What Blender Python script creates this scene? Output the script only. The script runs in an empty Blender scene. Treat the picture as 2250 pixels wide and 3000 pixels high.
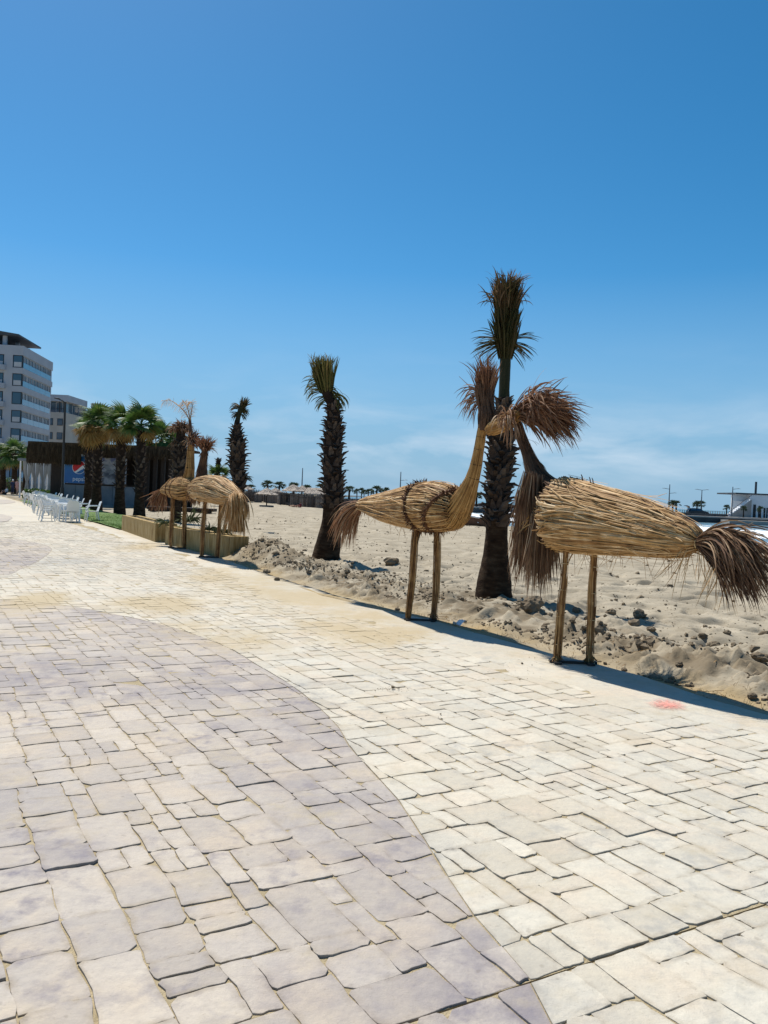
import bpy, math, random
import numpy as np
from mathutils import Vector, Matrix
R = math.radians
rnd = random.Random(7)

# ------------------------------------------------------------------ camera, sky, sun, exposure
scene = bpy.context.scene
col = scene.collection
FPX, PCX, PCY, EYE = 2428.0, 1125.0, 1500.0, 1.55      # focal length in photo pixels, photo centre, eye height
cam_data = bpy.data.cameras.new('camera')
cam = bpy.data.objects.new('camera', cam_data)
col.objects.link(cam)
cam_data.sensor_fit = 'VERTICAL'
cam_data.sensor_height = 34.6
cam_data.lens = FPX * 34.6 / 3000.0
cam_data.clip_start = 0.05
cam_data.clip_end = 30000
CAM_ROT = Matrix.Rotation(R(90 - 1.07), 3, 'X') @ Matrix.Rotation(R(2.4), 3, 'Z')
cam.matrix_world = Matrix.Translation((0, 0, EYE)) @ CAM_ROT.to_4x4()
scene.camera = cam

SUN_AZ, SUN_EL = R(-33.5), R(59.5)                        # azimuth from +Y towards +X
sun_vec = Vector((math.sin(SUN_AZ) * math.cos(SUN_EL), math.cos(SUN_AZ) * math.cos(SUN_EL), math.sin(SUN_EL)))
sd = bpy.data.lights.new('sun', 'SUN')
sd.energy = 4.9
sd.angle = R(0.53)
sd.color = (1.0, 0.955, 0.88)
sun = bpy.data.objects.new('sun', sd)
col.objects.link(sun)
sun.rotation_euler = sun_vec.to_track_quat('Z', 'Y').to_euler()

world = bpy.data.worlds.new('World')
scene.world = world
world.use_nodes = True
wn, wl = world.node_tree.nodes, world.node_tree.links
wn.clear()
wo = wn.new('ShaderNodeOutputWorld')
bg = wn.new('ShaderNodeBackground')
bg.inputs['Strength'].default_value = 0.100
sky = wn.new('ShaderNodeTexSky')
sky.sky_type = 'NISHITA'
sky.sun_disc = False
sky.sun_elevation = SUN_EL
sky.sun_rotation = SUN_AZ % (2 * math.pi)
sky.altitude = 0
sky.air_density = 0.75
sky.dust_density = 0.4
sky.ozone_density = 4.0
hs = wn.new('ShaderNodeHueSaturation')
hs.inputs['Saturation'].default_value = 1.33
hs.inputs['Hue'].default_value = 0.487
wl.new(sky.outputs[0], hs.inputs['Color'])
# thin cloud wisps low over the sea
tc = wn.new('ShaderNodeTexCoord')
mp = wn.new('ShaderNodeMapping')
mp.inputs['Scale'].default_value = (2.6, 2.6, 10)
mp.inputs['Location'].default_value = (3.1, 0.4, 0.0)
wl.new(tc.outputs['Generated'], mp.inputs[0])
cn = wn.new('ShaderNodeTexNoise')
cn.inputs['Scale'].default_value = 2.3
cn.inputs['Detail'].default_value = 7
cn.inputs['Roughness'].default_value = 0.55
cn.inputs['Distortion'].default_value = 0.3
wl.new(mp.outputs[0], cn.inputs['Vector'])
cr = wn.new('ShaderNodeValToRGB')
cr.color_ramp.elements[0].position = 0.46
cr.color_ramp.elements[1].position = 0.72
wl.new(cn.outputs['Fac'], cr.inputs[0])
sp = wn.new('ShaderNodeSeparateXYZ')
wl.new(tc.outputs['Generated'], sp.inputs[0])
band = wn.new('ShaderNodeValToRGB')
els = band.color_ramp.elements
els[0].position, els[0].color = 0.0, (0.15, 0.15, 0.15, 1)
els[1].position, els[1].color = 0.20, (0, 0, 0, 1)
for p_, v_ in ((0.03, 0.4), (0.055, 1.0), (0.085, 0.55), (0.13, 0.10)):
    e_ = els.new(p_)
    e_.color = (v_, v_, v_, 1)
wl.new(sp.outputs['Z'], band.inputs[0])
mm = wn.new('ShaderNodeMath')
mm.operation = 'MULTIPLY'
wl.new(cr.outputs[0], mm.inputs[0])
wl.new(band.outputs[0], mm.inputs[1])
mm2 = wn.new('ShaderNodeMath')
mm2.operation = 'MULTIPLY'
mm2.inputs[1].default_value = 0.85
wl.new(mm.outputs[0], mm2.inputs[0])
mx = wn.new('ShaderNodeMix')
mx.data_type = 'RGBA'
mx.inputs['B'].default_value = (5.2, 6.2, 7.2, 1)
wl.new(mm2.outputs[0], mx.inputs['Factor'])
# pale blue sea air low over the horizon, the same all round
lowr = wn.new('ShaderNodeValToRGB')
lowr.color_ramp.elements[0].position, lowr.color_ramp.elements[0].color = 0.0, (.9, .9, .9, 1)
lowr.color_ramp.elements[1].position, lowr.color_ramp.elements[1].color = 0.26, (0, 0, 0, 1)
le = lowr.color_ramp.elements.new(0.07)
le.color = (.78, .78, .78, 1)
wl.new(sp.outputs['Z'], lowr.inputs[0])
lowm = wn.new('ShaderNodeMix')
lowm.data_type = 'RGBA'
lowm.inputs['B'].default_value = (2.0, 3.65, 5.3, 1)
wl.new(lowr.outputs[0], lowm.inputs['Factor'])
wl.new(hs.outputs[0], lowm.inputs['A'])
wl.new(lowm.outputs['Result'], mx.inputs['A'])
wl.new(mx.outputs['Result'], bg.inputs['Color'])
wl.new(bg.outputs[0], wo.inputs[0])

scene.view_settings.view_transform = 'Standard'
scene.view_settings.look = 'None'
scene.view_settings.gamma = 1
scene.view_settings.exposure = 0.33
scene.view_settings.use_curve_mapping = False

# ------------------------------------------------------------------ photo pixel -> place
def ray(px, py):
    return CAM_ROT @ Vector(((px - PCX) / FPX, -(py - PCY) / FPX, -1.0))
def gp(px, py, z=0.0):                                   # the point of the level z seen at that pixel
    d = ray(px, py)
    return Vector((0, 0, EYE)) + d * ((z - EYE) / d.z)
def vp(px, py, y):                                       # the point at distance y along the view seen at that pixel
    d = ray(px, py)
    if isinstance(y, Upright):
        o = Vector((0, 0, EYE))
        return o + d * ((y.p - o).dot(y.n) / d.dot(y.n)) + d * (y.s / d.y)
    return Vector((0, 0, EYE)) + d * (y / d.y)
class Upright:                                           # an upright plane through p that runs at 'ang' from the line of sight
    def __init__(s, p, ang, shift=0.0):
        s.p, s.ang, s.s = Vector(p), ang, shift
        s.x = Vector((-math.sin(ang), -math.cos(ang), 0))        # towards the viewer's right and nearer
        s.n = Vector((-math.cos(ang), math.sin(ang), 0))
        if s.n.y < 0:
            s.n = -s.n
    def __add__(s, o):
        return Upright(s.p, s.ang, s.s + o)
    def __sub__(s, o):
        return Upright(s.p, s.ang, s.s - o)
    def dir(s, x, y, z):
        return s.x * x + s.n * y + Vector((0, 0, z))

# ------------------------------------------------------------------ mesh builder
class MB:
    def __init__(s):
        s.v, s.f, s.t, s.m = [], [], [], []
    def add(s, vs, fs, tint=0.5, mi=0):
        o = len(s.v)
        s.v.extend(tuple(p) for p in vs)
        s.t.extend([tint] * len(vs))
        for f in fs:
            s.f.append(tuple(i + o for i in f))
            s.m.append(mi)
    def box(s, x0, x1, y0, y1, z0, z1, tint=0.5, mi=0, M=None):
        vs = [Vector(p) for p in ((x0, y0, z0), (x1, y0, z0), (x1, y1, z0), (x0, y1, z0), (x0, y0, z1), (x1, y0, z1), (x1, y1, z1), (x0, y1, z1))]
        if M is not None:
            vs = [M @ p for p in vs]
        s.add(vs, [(3, 2, 1, 0), (4, 5, 6, 7), (0, 1, 5, 4), (1, 2, 6, 5), (2, 3, 7, 6), (3, 0, 4, 7)], tint, mi)
    def tube(s, pts, rad, n=8, tint=0.5, cap=True, mi=0, up=None, ell=1.0):
        pts = [Vector(p) for p in pts]
        k = len(pts)
        if not hasattr(rad, '__len__'):
            rad = [rad] * k
        vs, fs = [], []
        nrm = None
        for i in range(k):
            t = (pts[min(i + 1, k - 1)] - pts[max(i - 1, 0)])
            if t.length < 1e-9:
                t = Vector((0, 0, 1))
            t.normalize()
            if nrm is None:
                a = Vector(up) if up is not None else (Vector((1, 0, 0)) if abs(t.x) < 0.8 else Vector((0, 1, 0)))
            else:
                a = nrm
            nrm = a - t * a.dot(t)
            if nrm.length < 1e-6:
                nrm = t.orthogonal()
            nrm.normalize()
            b = t.cross(nrm)
            for j in range(n):
                an = 2 * math.pi * j / n
                vs.append(pts[i] + nrm * (math.cos(an) * rad[i]) + b * (math.sin(an) * rad[i] * ell))
        for i in range(k - 1):
            for j in range(n):
                j2 = (j + 1) % n
                fs.append((i * n + j, i * n + j2, (i + 1) * n + j2, (i + 1) * n + j))
        if cap:
            fs.append(tuple(range(n - 1, -1, -1)))
            fs.append(tuple((k - 1) * n + j for j in range(n)))
        s.add(vs, fs, tint, mi)
    def ribbon(s, pts, wid, side, tint=0.5, mi=0, fold=0.25):          # a leaf blade: slightly folded strip, tapering as wid says
        vs, fs = [], []
        k = len(pts)
        for i, p in enumerate(pts):
            t = (pts[min(i + 1, k - 1)] - pts[max(i - 1, 0)])
            sd_ = side - t * (side.dot(t) / max(t.length_squared, 1e-9))
            if sd_.length < 1e-6:
                sd_ = t.orthogonal()
            sd_.normalize()
            nn = t.cross(sd_)
            if nn.length > 1e-9:
                nn.normalize()
            w = wid[i] if hasattr(wid, '__len__') else wid
            vs += [p - sd_ * w, p + nn * (w * fold), p + sd_ * w]
        for i in range(k - 1):
            a = i * 3
            fs += [(a, a + 1, a + 4, a + 3), (a + 1, a + 2, a + 5, a + 4)]
        s.add(vs, fs, tint, mi)
    def build(s, name, mats, parent=None, smooth=False, matrix=None):
        me = bpy.data.meshes.new(name)
        me.from_pydata(s.v, [], s.f)
        mats = mats if isinstance(mats, (list, tuple)) else [mats]
        for m_ in mats:
            me.materials.append(m_)
        if len(mats) > 1:
            me.polygons.foreach_set('material_index', s.m)
        at = me.attributes.new('tint', 'FLOAT', 'POINT')
        at.data.foreach_set('value', s.t)
        if smooth:
            me.polygons.foreach_set('use_smooth', [True] * len(me.polygons))
        me.update()
        return link(name, me, parent, matrix)

def link(name, me, parent=None, matrix=None):
    o = bpy.data.objects.new(name, me)
    col.objects.link(o)
    if parent is not None:
        o.parent = parent
    if matrix is not None:
        o.matrix_basis = matrix
    return o
def tag(o, label=None, cat=None, group=None, kind=None):
    for k, v in (('label', label), ('category', cat), ('group', group), ('kind', kind)):
        if v:
            o[k] = v
    return o
def thing(name, label, cat, loc=(0, 0, 0), rz=0.0, group=None):
    o = bpy.data.objects.new(name, None)
    col.objects.link(o)
    o.empty_display_size = 0.2
    o.matrix_basis = Matrix.Translation(loc) @ Matrix.Rotation(rz, 4, 'Z')
    return tag(o, label, cat, group)
def copy_tree(root, label, loc, rz=0.0, scale=1.0, group=None):
    r = root.copy()
    col.objects.link(r)
    r.matrix_basis = Matrix.Translation(loc) @ Matrix.Rotation(rz, 4, 'Z') @ Matrix.Scale(scale, 4)
    r['label'] = label
    if group:
        r['group'] = group
    for ch in list(root.children):
        c = ch.copy()
        col.objects.link(c)
        c.parent = r
        for g in ch.children:
            d = g.copy()
            col.objects.link(d)
            d.parent = c
    return r

# ------------------------------------------------------------------ numpy value noise
def vnoise(x, y, seed=0):
    x = np.asarray(x, float)
    y = np.asarray(y, float)
    xi, yi = np.floor(x).astype(np.int64), np.floor(y).astype(np.int64)
    fx, fy = x - xi, y - yi
    fx, fy = fx * fx * (3 - 2 * fx), fy * fy * (3 - 2 * fy)
    def h(a, b):
        n = (a * 374761393 + b * 668265263 + seed * 974634777) & 0x7fffffff
        n = ((n ^ (n >> 13)) * 1274126177) & 0x7fffffff
        return ((n ^ (n >> 16)) & 0xffff) / 65535.0
    return (h(xi, yi) * (1 - fx) + h(xi + 1, yi) * fx) * (1 - fy) + (h(xi, yi + 1) * (1 - fx) + h(xi + 1, yi + 1) * fx) * fy
def fbm(x, y, seed=0, oct_=4):
    s_, a, t = 0, 1.0, 0
    for o in range(oct_):
        s_ = s_ + a * vnoise(x * 2 ** o, y * 2 ** o, seed + o * 17)
        t += a
        a *= 0.5
    return s_ / t

# ------------------------------------------------------------------ materials
def mat(name, stops, rough=0.85, scale=6.0, noise_mix=0.5, bump=0.0, bscale=60.0, spec=0.25, detail=5.0, stretch=(1, 1, 1), metal=0.0, transl=0.0):
    """Colour ramp read by the 'tint' of each piece mixed with noise in the object's own space; optional bump."""
    m = bpy.data.materials.new(name)
    m.use_nodes = True
    n, l = m.node_tree.nodes, m.node_tree.links
    p = n['Principled BSDF']
    p.inputs['Roughness'].default_value = rough
    p.inputs['Specular IOR Level'].default_value = spec
    p.inputs['Metallic'].default_value = metal
    t = n.new('ShaderNodeTexCoord')
    mpn = n.new('ShaderNodeMapping')
    mpn.inputs['Scale'].default_value = stretch
    l.new(t.outputs['Object'], mpn.inputs[0])
    nz = n.new('ShaderNodeTexNoise')
    nz.inputs['Scale'].default_value = scale
    nz.inputs['Detail'].default_value = detail
    l.new(mpn.outputs[0], nz.inputs['Vector'])
    st = n.new('ShaderNodeMapRange')
    st.inputs['From Min'].default_value = 0.28
    st.inputs['From Max'].default_value = 0.72
    l.new(nz.outputs['Fac'], st.inputs[0])
    at = n.new('ShaderNodeAttribute')
    at.attribute_name = 'tint'
    mi = n.new('ShaderNodeMix')
    mi.inputs['Factor'].default_value = noise_mix
    l.new(at.outputs['Fac'], mi.inputs['A'])
    l.new(st.outputs[0], mi.inputs['B'])
    cr_ = n.new('ShaderNodeValToRGB')
    el = cr_.color_ramp.elements
    k = len(stops)
    el[0].position, el[0].color = 0, (*stops[0], 1)
    el[1].position, el[1].color = 1, (*stops[-1], 1)
    for i in range(1, k - 1):
        e = el.new(i / (k - 1))
        e.color = (*stops[i], 1)
    l.new(mi.outputs['Result'], cr_.inputs[0])
    l.new(cr_.outputs[0], p.inputs['Base Color'])
    if bump:
        nb = n.new('ShaderNodeTexNoise')
        nb.inputs['Scale'].default_value = bscale
        nb.inputs['Detail'].default_value = 6
        l.new(mpn.outputs[0], nb.inputs['Vector'])
        b = n.new('ShaderNodeBump')
        b.inputs['Strength'].default_value = bump
        b.inputs['Distance'].default_value = 0.01
        l.new(nb.outputs['Fac'], b.inputs['Height'])
        l.new(b.outputs[0], p.inputs['Normal'])
    if transl:
        tr = n.new('ShaderNodeBsdfTranslucent')
        ms = n.new('ShaderNodeMixShader')
        ms.inputs[0].default_value = transl
        l.new(cr_.outputs[0], tr.inputs['Color'])
        l.new(p.outputs[0], ms.inputs[1])
        l.new(tr.outputs[0], ms.inputs[2])
        l.new(ms.outputs[0], n['Material Output'].inputs[0])
    return m

def glass_mat(name, c, rough=0.08):
    return mat(name, [c, tuple(v * 1.5 for v in c)], rough, 0.6, 0.6, spec=0.7)

M = {}
M['reed'] = mat('reed', [(.085, .035, .011), (.285, .147, .050), (.50, .305, .125), (.79, .60, .37)], .65, 9, .3)
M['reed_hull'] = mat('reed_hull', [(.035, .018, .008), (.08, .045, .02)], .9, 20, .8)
M['reed_gold'] = mat('reed_gold', [(.13, .055, .015), (.37, .20, .062), (.60, .37, .145)], .65, 9, .3)
M['rust_frond'] = mat('rust_frond', [(.09, .040, .022), (.21, .10, .055), (.33, .19, .11), (.60, .46, .31)], .75, 5, .25, transl=.2)
M['brown_frond'] = mat('brown_frond', [(.05, .028, .018), (.13, .07, .04), (.25, .15, .085), (.50, .37, .24)], .8, 5, .25, transl=.15)
M['tie'] = mat('tie', [(.03, .015, .01), (.08, .04, .02)], .8, 30)
M['cord'] = mat('cord', [(.5, .38, .2), (.6, .45, .25)], .8, 30)
M['band'] = mat('band', [(.045, .02, .01), (.13, .06, .03), (.22, .12, .06)], .85, 30, .4)
M['bark'] = mat('bark', [(.014, .009, .007), (.030, .020, .015), (.06, .042, .032)], .95, 10, .6, 1.0, 30, .1)
M['bark_base'] = mat('bark_base', [(.016, .009, .006), (.040, .024, .014), (.085, .058, .036)], .95, 5, .9, 1.0, 22, .1, stretch=(1, 1, 3))
M['boot'] = mat('boot', [(.024, .017, .013), (.068, .050, .040), (.155, .122, .098)], .9, 14, .35, .6, 40, .1)
M['boot_tip'] = mat('boot_tip', [(.12, .06, .03), (.25, .15, .08), (.42, .32, .22)], .9, 14, .35, .4, 40)
M['green_stem'] = mat('green_stem', [(.010, .013, .005), (.022, .026, .008), (.045, .036, .016)], .7, 6, .7, .4, 30, stretch=(3, 3, .4))
M['tuft'] = mat('tuft', [(.025, .028, .008), (.065, .060, .018), (.13, .08, .038), (.30, .19, .11)], .75, 4, .3, transl=.18)
M['tuft_green'] = mat('tuft_green', [(.04, .048, .010), (.105, .105, .026), (.19, .16, .05), (.30, .17, .08)], .7, 4, .3, transl=.2)
M['leaf'] = mat('leaf', [(.022, .055, .012), (.05, .11, .02), (.10, .17, .035), (.16, .18, .05)], .55, 3, .3, spec=.4, transl=.25)
M['leaf_amber'] = mat('leaf_amber', [(.12, .06, .015), (.27, .15, .035), (.34, .21, .07), (.15, .14, .04)], .65, 3, .3, transl=.25)
M['leaf_far'] = mat('leaf_far', [(.03, .05, .03), (.055, .085, .045), (.10, .12, .06)], .7, 2, .3, transl=.2)
M['plume'] = mat('plume', [(.36, .22, .11), (.58, .40, .23), (.7, .54, .36)], .75, 6, .3, transl=.3)
M['black_steel'] = mat('black_steel', [(.012, .012, .013), (.03, .028, .025)], .5, 12, .8, spec=.4)
# ------------------------------------------------------------------ the setting: frames of the promenade
E0 = Vector((3.02, 6.24, 0))                                     # on the line between pavement and sand
EDGE_ANG = R(-28.4)
eu = Vector((math.sin(EDGE_ANG), math.cos(EDGE_ANG), 0))        # along the promenade edge, away from the camera
ev = Vector((math.cos(EDGE_ANG), -math.sin(EDGE_ANG), 0))       # from the pavement out on to the beach
def ed(u, v, z=0.0):
    return Vector((E0.x, E0.y, 0)) + eu * u + ev * v + Vector((0, 0, z))
def to_ed(p):
    d = Vector((p.x - E0.x, p.y - E0.y, 0))
    return d.dot(eu), d.dot(ev)
SHORE = [(60, 20), (44, 42), (28, 60), (8.4, 83), (3, 110), (0, 150), (-4, 200), (-30, 300)]

def shore_dist(X, Y):                                            # metres inland from the waterline (negative in the sea)
    best = np.full(np.shape(X), 1e9)
    sgn = np.ones(np.shape(X))
    for (x0, y0), (x1, y1) in zip(SHORE[:-1], SHORE[1:]):
        dx, dy = x1 - x0, y1 - y0
        t = np.clip(((X - x0) * dx + (Y - y0) * dy) / (dx * dx + dy * dy), 0, 1)
        d = np.hypot(X - x0 - t * dx, Y - y0 - t * dy)
        side = np.sign((X - x0) * dy - (Y - y0) * dx)            # > 0: to the right of the way up the shore = sea
        upd = d < best
        best = np.where(upd, d, best)
        sgn = np.where(upd, -side, sgn)
    return best * sgn
SEA_Z = -0.85

OUT_U, OUT_V = [-8, .2, 1.5, 2.6, 4.9, 6.1, 7.5, 10.2, 11.6, 13.2, 15, 70], [0, -.06, .06, -.06, -.08, -.32, -.45, -.40, -.15, .0, .0, .0]
def outer_v(u):                                                  # where the sand really begins: it spills over the edge in places
    return np.interp(u, OUT_U, OUT_V) + .07 * (fbm(u * 1.5, u * 0, 8, 3) - .5)
U_LAWN = to_ed(gp(356, 1554))[0]
U_PILE = to_ed(gp(690, 1640))[0] - .25
def beach_z(u, v):
    X = E0.x + eu.x * u + ev.x * v
    Y = E0.y + eu.y * u + ev.y * v
    ov = outer_v(u)
    v0 = v
    v = np.maximum(v - ov, 0)
    amp = 0.45 + 0.75 * fbm(u * 0.7, v * 0.7 + 30, 5, 2)
    vw = v + 0.35 * (fbm(u * 0.9, v * 0.0 + 3, 9, 2) - 0.5)
    bank = 0.10 * np.exp(-((vw - 1.0) / 0.42) ** 2) * amp
    trench = -0.05 * np.exp(-((vw - 0.22) / 0.22) ** 2)
    near = np.clip((3.6 - v) / 2.6, 0, 1) * np.clip((v - 0.30) / 0.25, 0, 1)
    lump = fbm(u * 5.5, v * 5.5, 21, 3)
    lump = np.clip(lump - 0.5, 0, 1) * 0.32 * near * amp
    rubble = np.clip(fbm(u * 13, v * 13, 61, 2) - 0.46, 0, 1) * 0.26 * near * np.clip(fbm(u * 1.1, v * 1.1, 66, 2) * 3 - .9, 0, 1)
    med = (fbm(u * 2.1, v * 2.1, 33, 3) - 0.5) * 0.115 * np.clip((v - .35) / 1.2, 0, 1)
    fine = (fbm(u * 7, v * 7, 44, 2) - 0.5) * 0.045 * np.clip((v - .35) / .8, 0, 1)
    steps = -np.clip(vnoise(u * 3.3, v * 3.3, 77) - 0.58, 0, 1) * 0.34 * np.clip((v - 1.2) / 1.0, 0, 1)
    steps = steps - np.clip(vnoise(u * 1.7 + 3, v * 1.7, 79) - 0.66, 0, 1) * 0.36 * np.clip((v - 1.6) / 1.0, 0, 1)
    big = (fbm(u * 0.16, v * 0.16, 55, 2) - 0.5) * 0.22 * np.clip((v - 3) / 8, 0, 1)
    sdist = shore_dist(X, Y)
    slope = -np.clip((26 - sdist) / 26, 0, 3) ** 1.3 * (-SEA_Z + 0.06)
    wild = np.clip((U_LAWN - u) / .6, 0, 1) + np.clip((v - 5.5) / 2, 0, 1)
    wild = np.clip(wild, 0, 1)
    pile = 0.36 * np.exp(-(((u - U_PILE) / 1.0) ** 2 + ((v - .95) / .55) ** 2)) + 0.12 * np.exp(-(((u - U_PILE + 1.4) / 1.0) ** 2 + ((v - .9) / .5) ** 2))
    h = trench + bank + lump + rubble + med + fine + steps
    z = h * wild + (pile - .06 * (1 - wild)) + big * wild + slope + 0.05 * np.clip(v / 2, 0, 1) * wild
    lip = np.where(ov < -.03, .055, 0) * np.exp(-v / .5) * wild
    return np.where(v0 < ov, -.1, z + lip * np.clip((v0 - ov) / .06, 0, 1))
def beach_at(p):
    u, v = to_ed(p)
    return float(beach_z(np.array([u]), np.array([v]))[0])

def grow(a, first, last, ratio):
    out, stp = [a], first
    while out[-1] < last:
        stp *= ratio
        out.append(out[-1] + stp)
    return out
us = np.array(sorted([-0.0 - x for x in grow(3.0, .05, 40, 1.3)[1:]]) + list(np.arange(-3.0, 9, 0.032)) + grow(9, .034, 330, 1.017))
vs_ = np.array(list(np.arange(-.62, 5.0, 0.034)) + grow(5.0, .036, 190, 1.026))
U, V = np.meshgrid(us, vs_, indexing='ij')
Z = beach_z(U, V)
X = E0.x + eu.x * U + ev.x * V
Y = E0.y + eu.y * U + ev.y * V
def grid_mesh(name, X, Y, Z, tint, material, smooth=True):
    a, b = X.shape
    me = bpy.data.meshes.new(name)
    idx = np.arange(a * b).reshape(a, b)
    q = np.stack([idx[:-1, :-1], idx[1:, :-1], idx[1:, 1:], idx[:-1, 1:]], -1).reshape(-1, 4)
    # make the faces look up
    p = np.stack([X, Y, Z], -1).reshape(-1, 3)
    c = np.cross(p[q[0, 1]] - p[q[0, 0]], p[q[0, 3]] - p[q[0, 0]])
    if c[2] < 0:
        q = q[:, ::-1]
    me.vertices.add(a * b)
    me.vertices.foreach_set('co', p.astype(np.float32).ravel())
    me.loops.add(q.size)
    me.loops.foreach_set('vertex_index', q.astype(np.int32).ravel())
    me.polygons.add(len(q))
    me.polygons.foreach_set('loop_start', np.arange(0, q.size, 4, dtype=np.int32))
    me.polygons.foreach_set('use_smooth', np.full(len(q), smooth))
    at = me.attributes.new('tint', 'FLOAT', 'POINT')
    at.data.foreach_set('value', np.asarray(tint, np.float32).ravel())
    me.materials.append(material)
    me.update(calc_edges=True)
    me.validate()
    return link(name, me)

def sand_mat():
    m = mat('sand', [(.25, .213, .156), (.32, .277, .206), (.40, .348, .262)], .95, 1.2, 1.0, .5, 45, .1)
    n, l = m.node_tree.nodes, m.node_tree.links
    p = n['Principled BSDF']
    base = p.inputs['Base Color'].links[0].from_socket
    at = n.new('ShaderNodeAttribute')
    at.attribute_name = 'tint'
    mi = n.new('ShaderNodeMix')
    mi.data_type = 'RGBA'
    mi.inputs['B'].default_value = (.36, .26, .125, 1)            # dry yellow grass and dust along the kerbless edge
    ch = n.new('ShaderNodeAttribute')
    ch.attribute_name = 'churn'
    m0 = n.new('ShaderNodeMix')
    m0.data_type = 'RGBA'
    m0.inputs['B'].default_value = (.155, .122, .080, 1)           # darker, freshly dug soil
    l.new(ch.outputs['Fac'], m0.inputs['Factor'])
    l.new(base, m0.inputs['A'])
    l.new(at.outputs['Fac'], mi.inputs['Factor'])
    l.new(m0.outputs['Result'], mi.inputs['A'])
    # sparse dark grains and bits of weed
    vz = n.new('ShaderNodeTexNoise')
    vz.inputs['Scale'].default_value = 26
    vz.inputs['Detail'].default_value = 3
    g = n.new('ShaderNodeNewGeometry')
    l.new(g.outputs['Position'], vz.inputs['Vector'])
    rr = n.new('ShaderNodeValToRGB')
    rr.color_ramp.elements[0].position = .60
    rr.color_ramp.elements[1].position = .70
    l.new(vz.outputs['Fac'], rr.inputs[0])
    sc_ = n.new('ShaderNodeMath')
    sc_.operation = 'MULTIPLY'
    sc_.inputs[1].default_value = .6
    l.new(rr.outputs[0], sc_.inputs[0])
    m2 = n.new('ShaderNodeMix')
    m2.data_type = 'RGBA'
    m2.inputs['B'].default_value = (.13, .095, .06, 1)
    l.new(sc_.outputs[0], m2.inputs['Factor'])
    l.new(mi.outputs['Result'], m2.inputs['A'])
    l.new(m2.outputs['Result'], p.inputs['Base Color'])
    return m
M['sand'] = sand_mat()
edge_mask = np.clip(1 - np.abs(V - outer_v(U) - 0.16) / 0.42, 0, 1) * np.clip(fbm(U * 2, V * 4, 71, 3) * 2.2 - 0.35, 0, 1)
beach = grid_mesh('beach', X, Y, Z, np.clip(edge_mask, 0, 1), M['sand'])
dug = np.clip(1 - np.abs(V - outer_v(U) - 1.0) / 1.15, 0, 1)
bx_, by_ = gp(1470, 1765).x, gp(1470, 1765).y
dug = np.maximum(dug, 1.2 * np.clip(1 - np.hypot(X - bx_, Y - by_) / 1.3, 0, 1))
churn = np.clip(dug * 1.5, 0, 1) * np.clip(fbm(U * 4, V * 4, 81, 4) * 4.5 - 1.65, 0, 1) * .85
beach.data.attributes.new('churn', 'FLOAT', 'POINT').data.foreach_set('value', churn.astype(np.float32).ravel())
tag(beach, kind='structure')

# land behind, far beyond the houses
M['earth'] = mat('earth', [(.12, .10, .06), (.2, .17, .11)], .95, .3, 1)
mb = MB()
pts = [(-3000, -40), (20, -40), (12, -2), (-4, 14), (-40, 70), (-40, 190), (-60, 3000), (-3000, 3000)]
mb.add([(x, y, -0.32) for x, y in pts], [tuple(range(len(pts)))])
tag(mb.build('ground', M['earth']), kind='structure')

# ------------------------------------------------------------------ sea
def sea_mat():
    m = mat('sea_water', [(.012, .075, .085), (.03, .14, .15)], .12, .05, 1, .8, 1.2, .5, stretch=(.5, 1, 1))
    m.node_tree.nodes['Bump'].inputs['Distance'].default_value = .35
    return m
M['sea'] = sea_mat()
mb = MB()
mb.add([(-9000, 100, SEA_Z), (-60, -400, SEA_Z), (9000, -400, SEA_Z), (9000, 25000, SEA_Z), (-9000, 25000, SEA_Z)], [(0, 1, 2, 3, 4)])
tag(mb.build('sea', M['sea']), kind='structure')
# shallow water in front of the quay: a real wave surface with breaking crests
xs_ = np.linspace(-6, 95, 240)
ys_ = np.linspace(40, 172, 420)
SX, SY = np.meshgrid(xs_, ys_, indexing='ij')
SDn = shore_dist(SX, SY)
ph = -SDn + 3.0 * fbm(SX * .06, SY * .06, 3, 3) + 1.2 * fbm(SX * .25, SY * .25, 8, 2)
wave = np.clip(np.sin(ph * 2 * math.pi / 11.0), 0, 1) ** 3
amp_ = np.clip(1 - np.abs(-SDn - 22) / 34, 0, 1)
foam = np.clip(wave * 1.9 * (0.35 + fbm(SX * .22, SY * .12, 12, 3)) - 0.25, 0, 1) * amp_ + np.clip(fbm(SX * .5, SY * .25, 14, 4) * 2.6 - 1.05, 0, 1) * np.clip(1 - np.abs(-SDn - 14) / 22, 0, 1)
foam = np.clip(foam * np.clip((SX - 9) / 8, 0.12, 1) * 1.05, 0, 1)
SZ = SEA_Z + 0.03 + 0.42 * wave * amp_ + 0.06 * foam * fbm(SX * 1.1, SY * 1.1, 31, 3)
SZ = np.where(SDn > 1.5, SEA_Z - 0.3, SZ)
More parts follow.
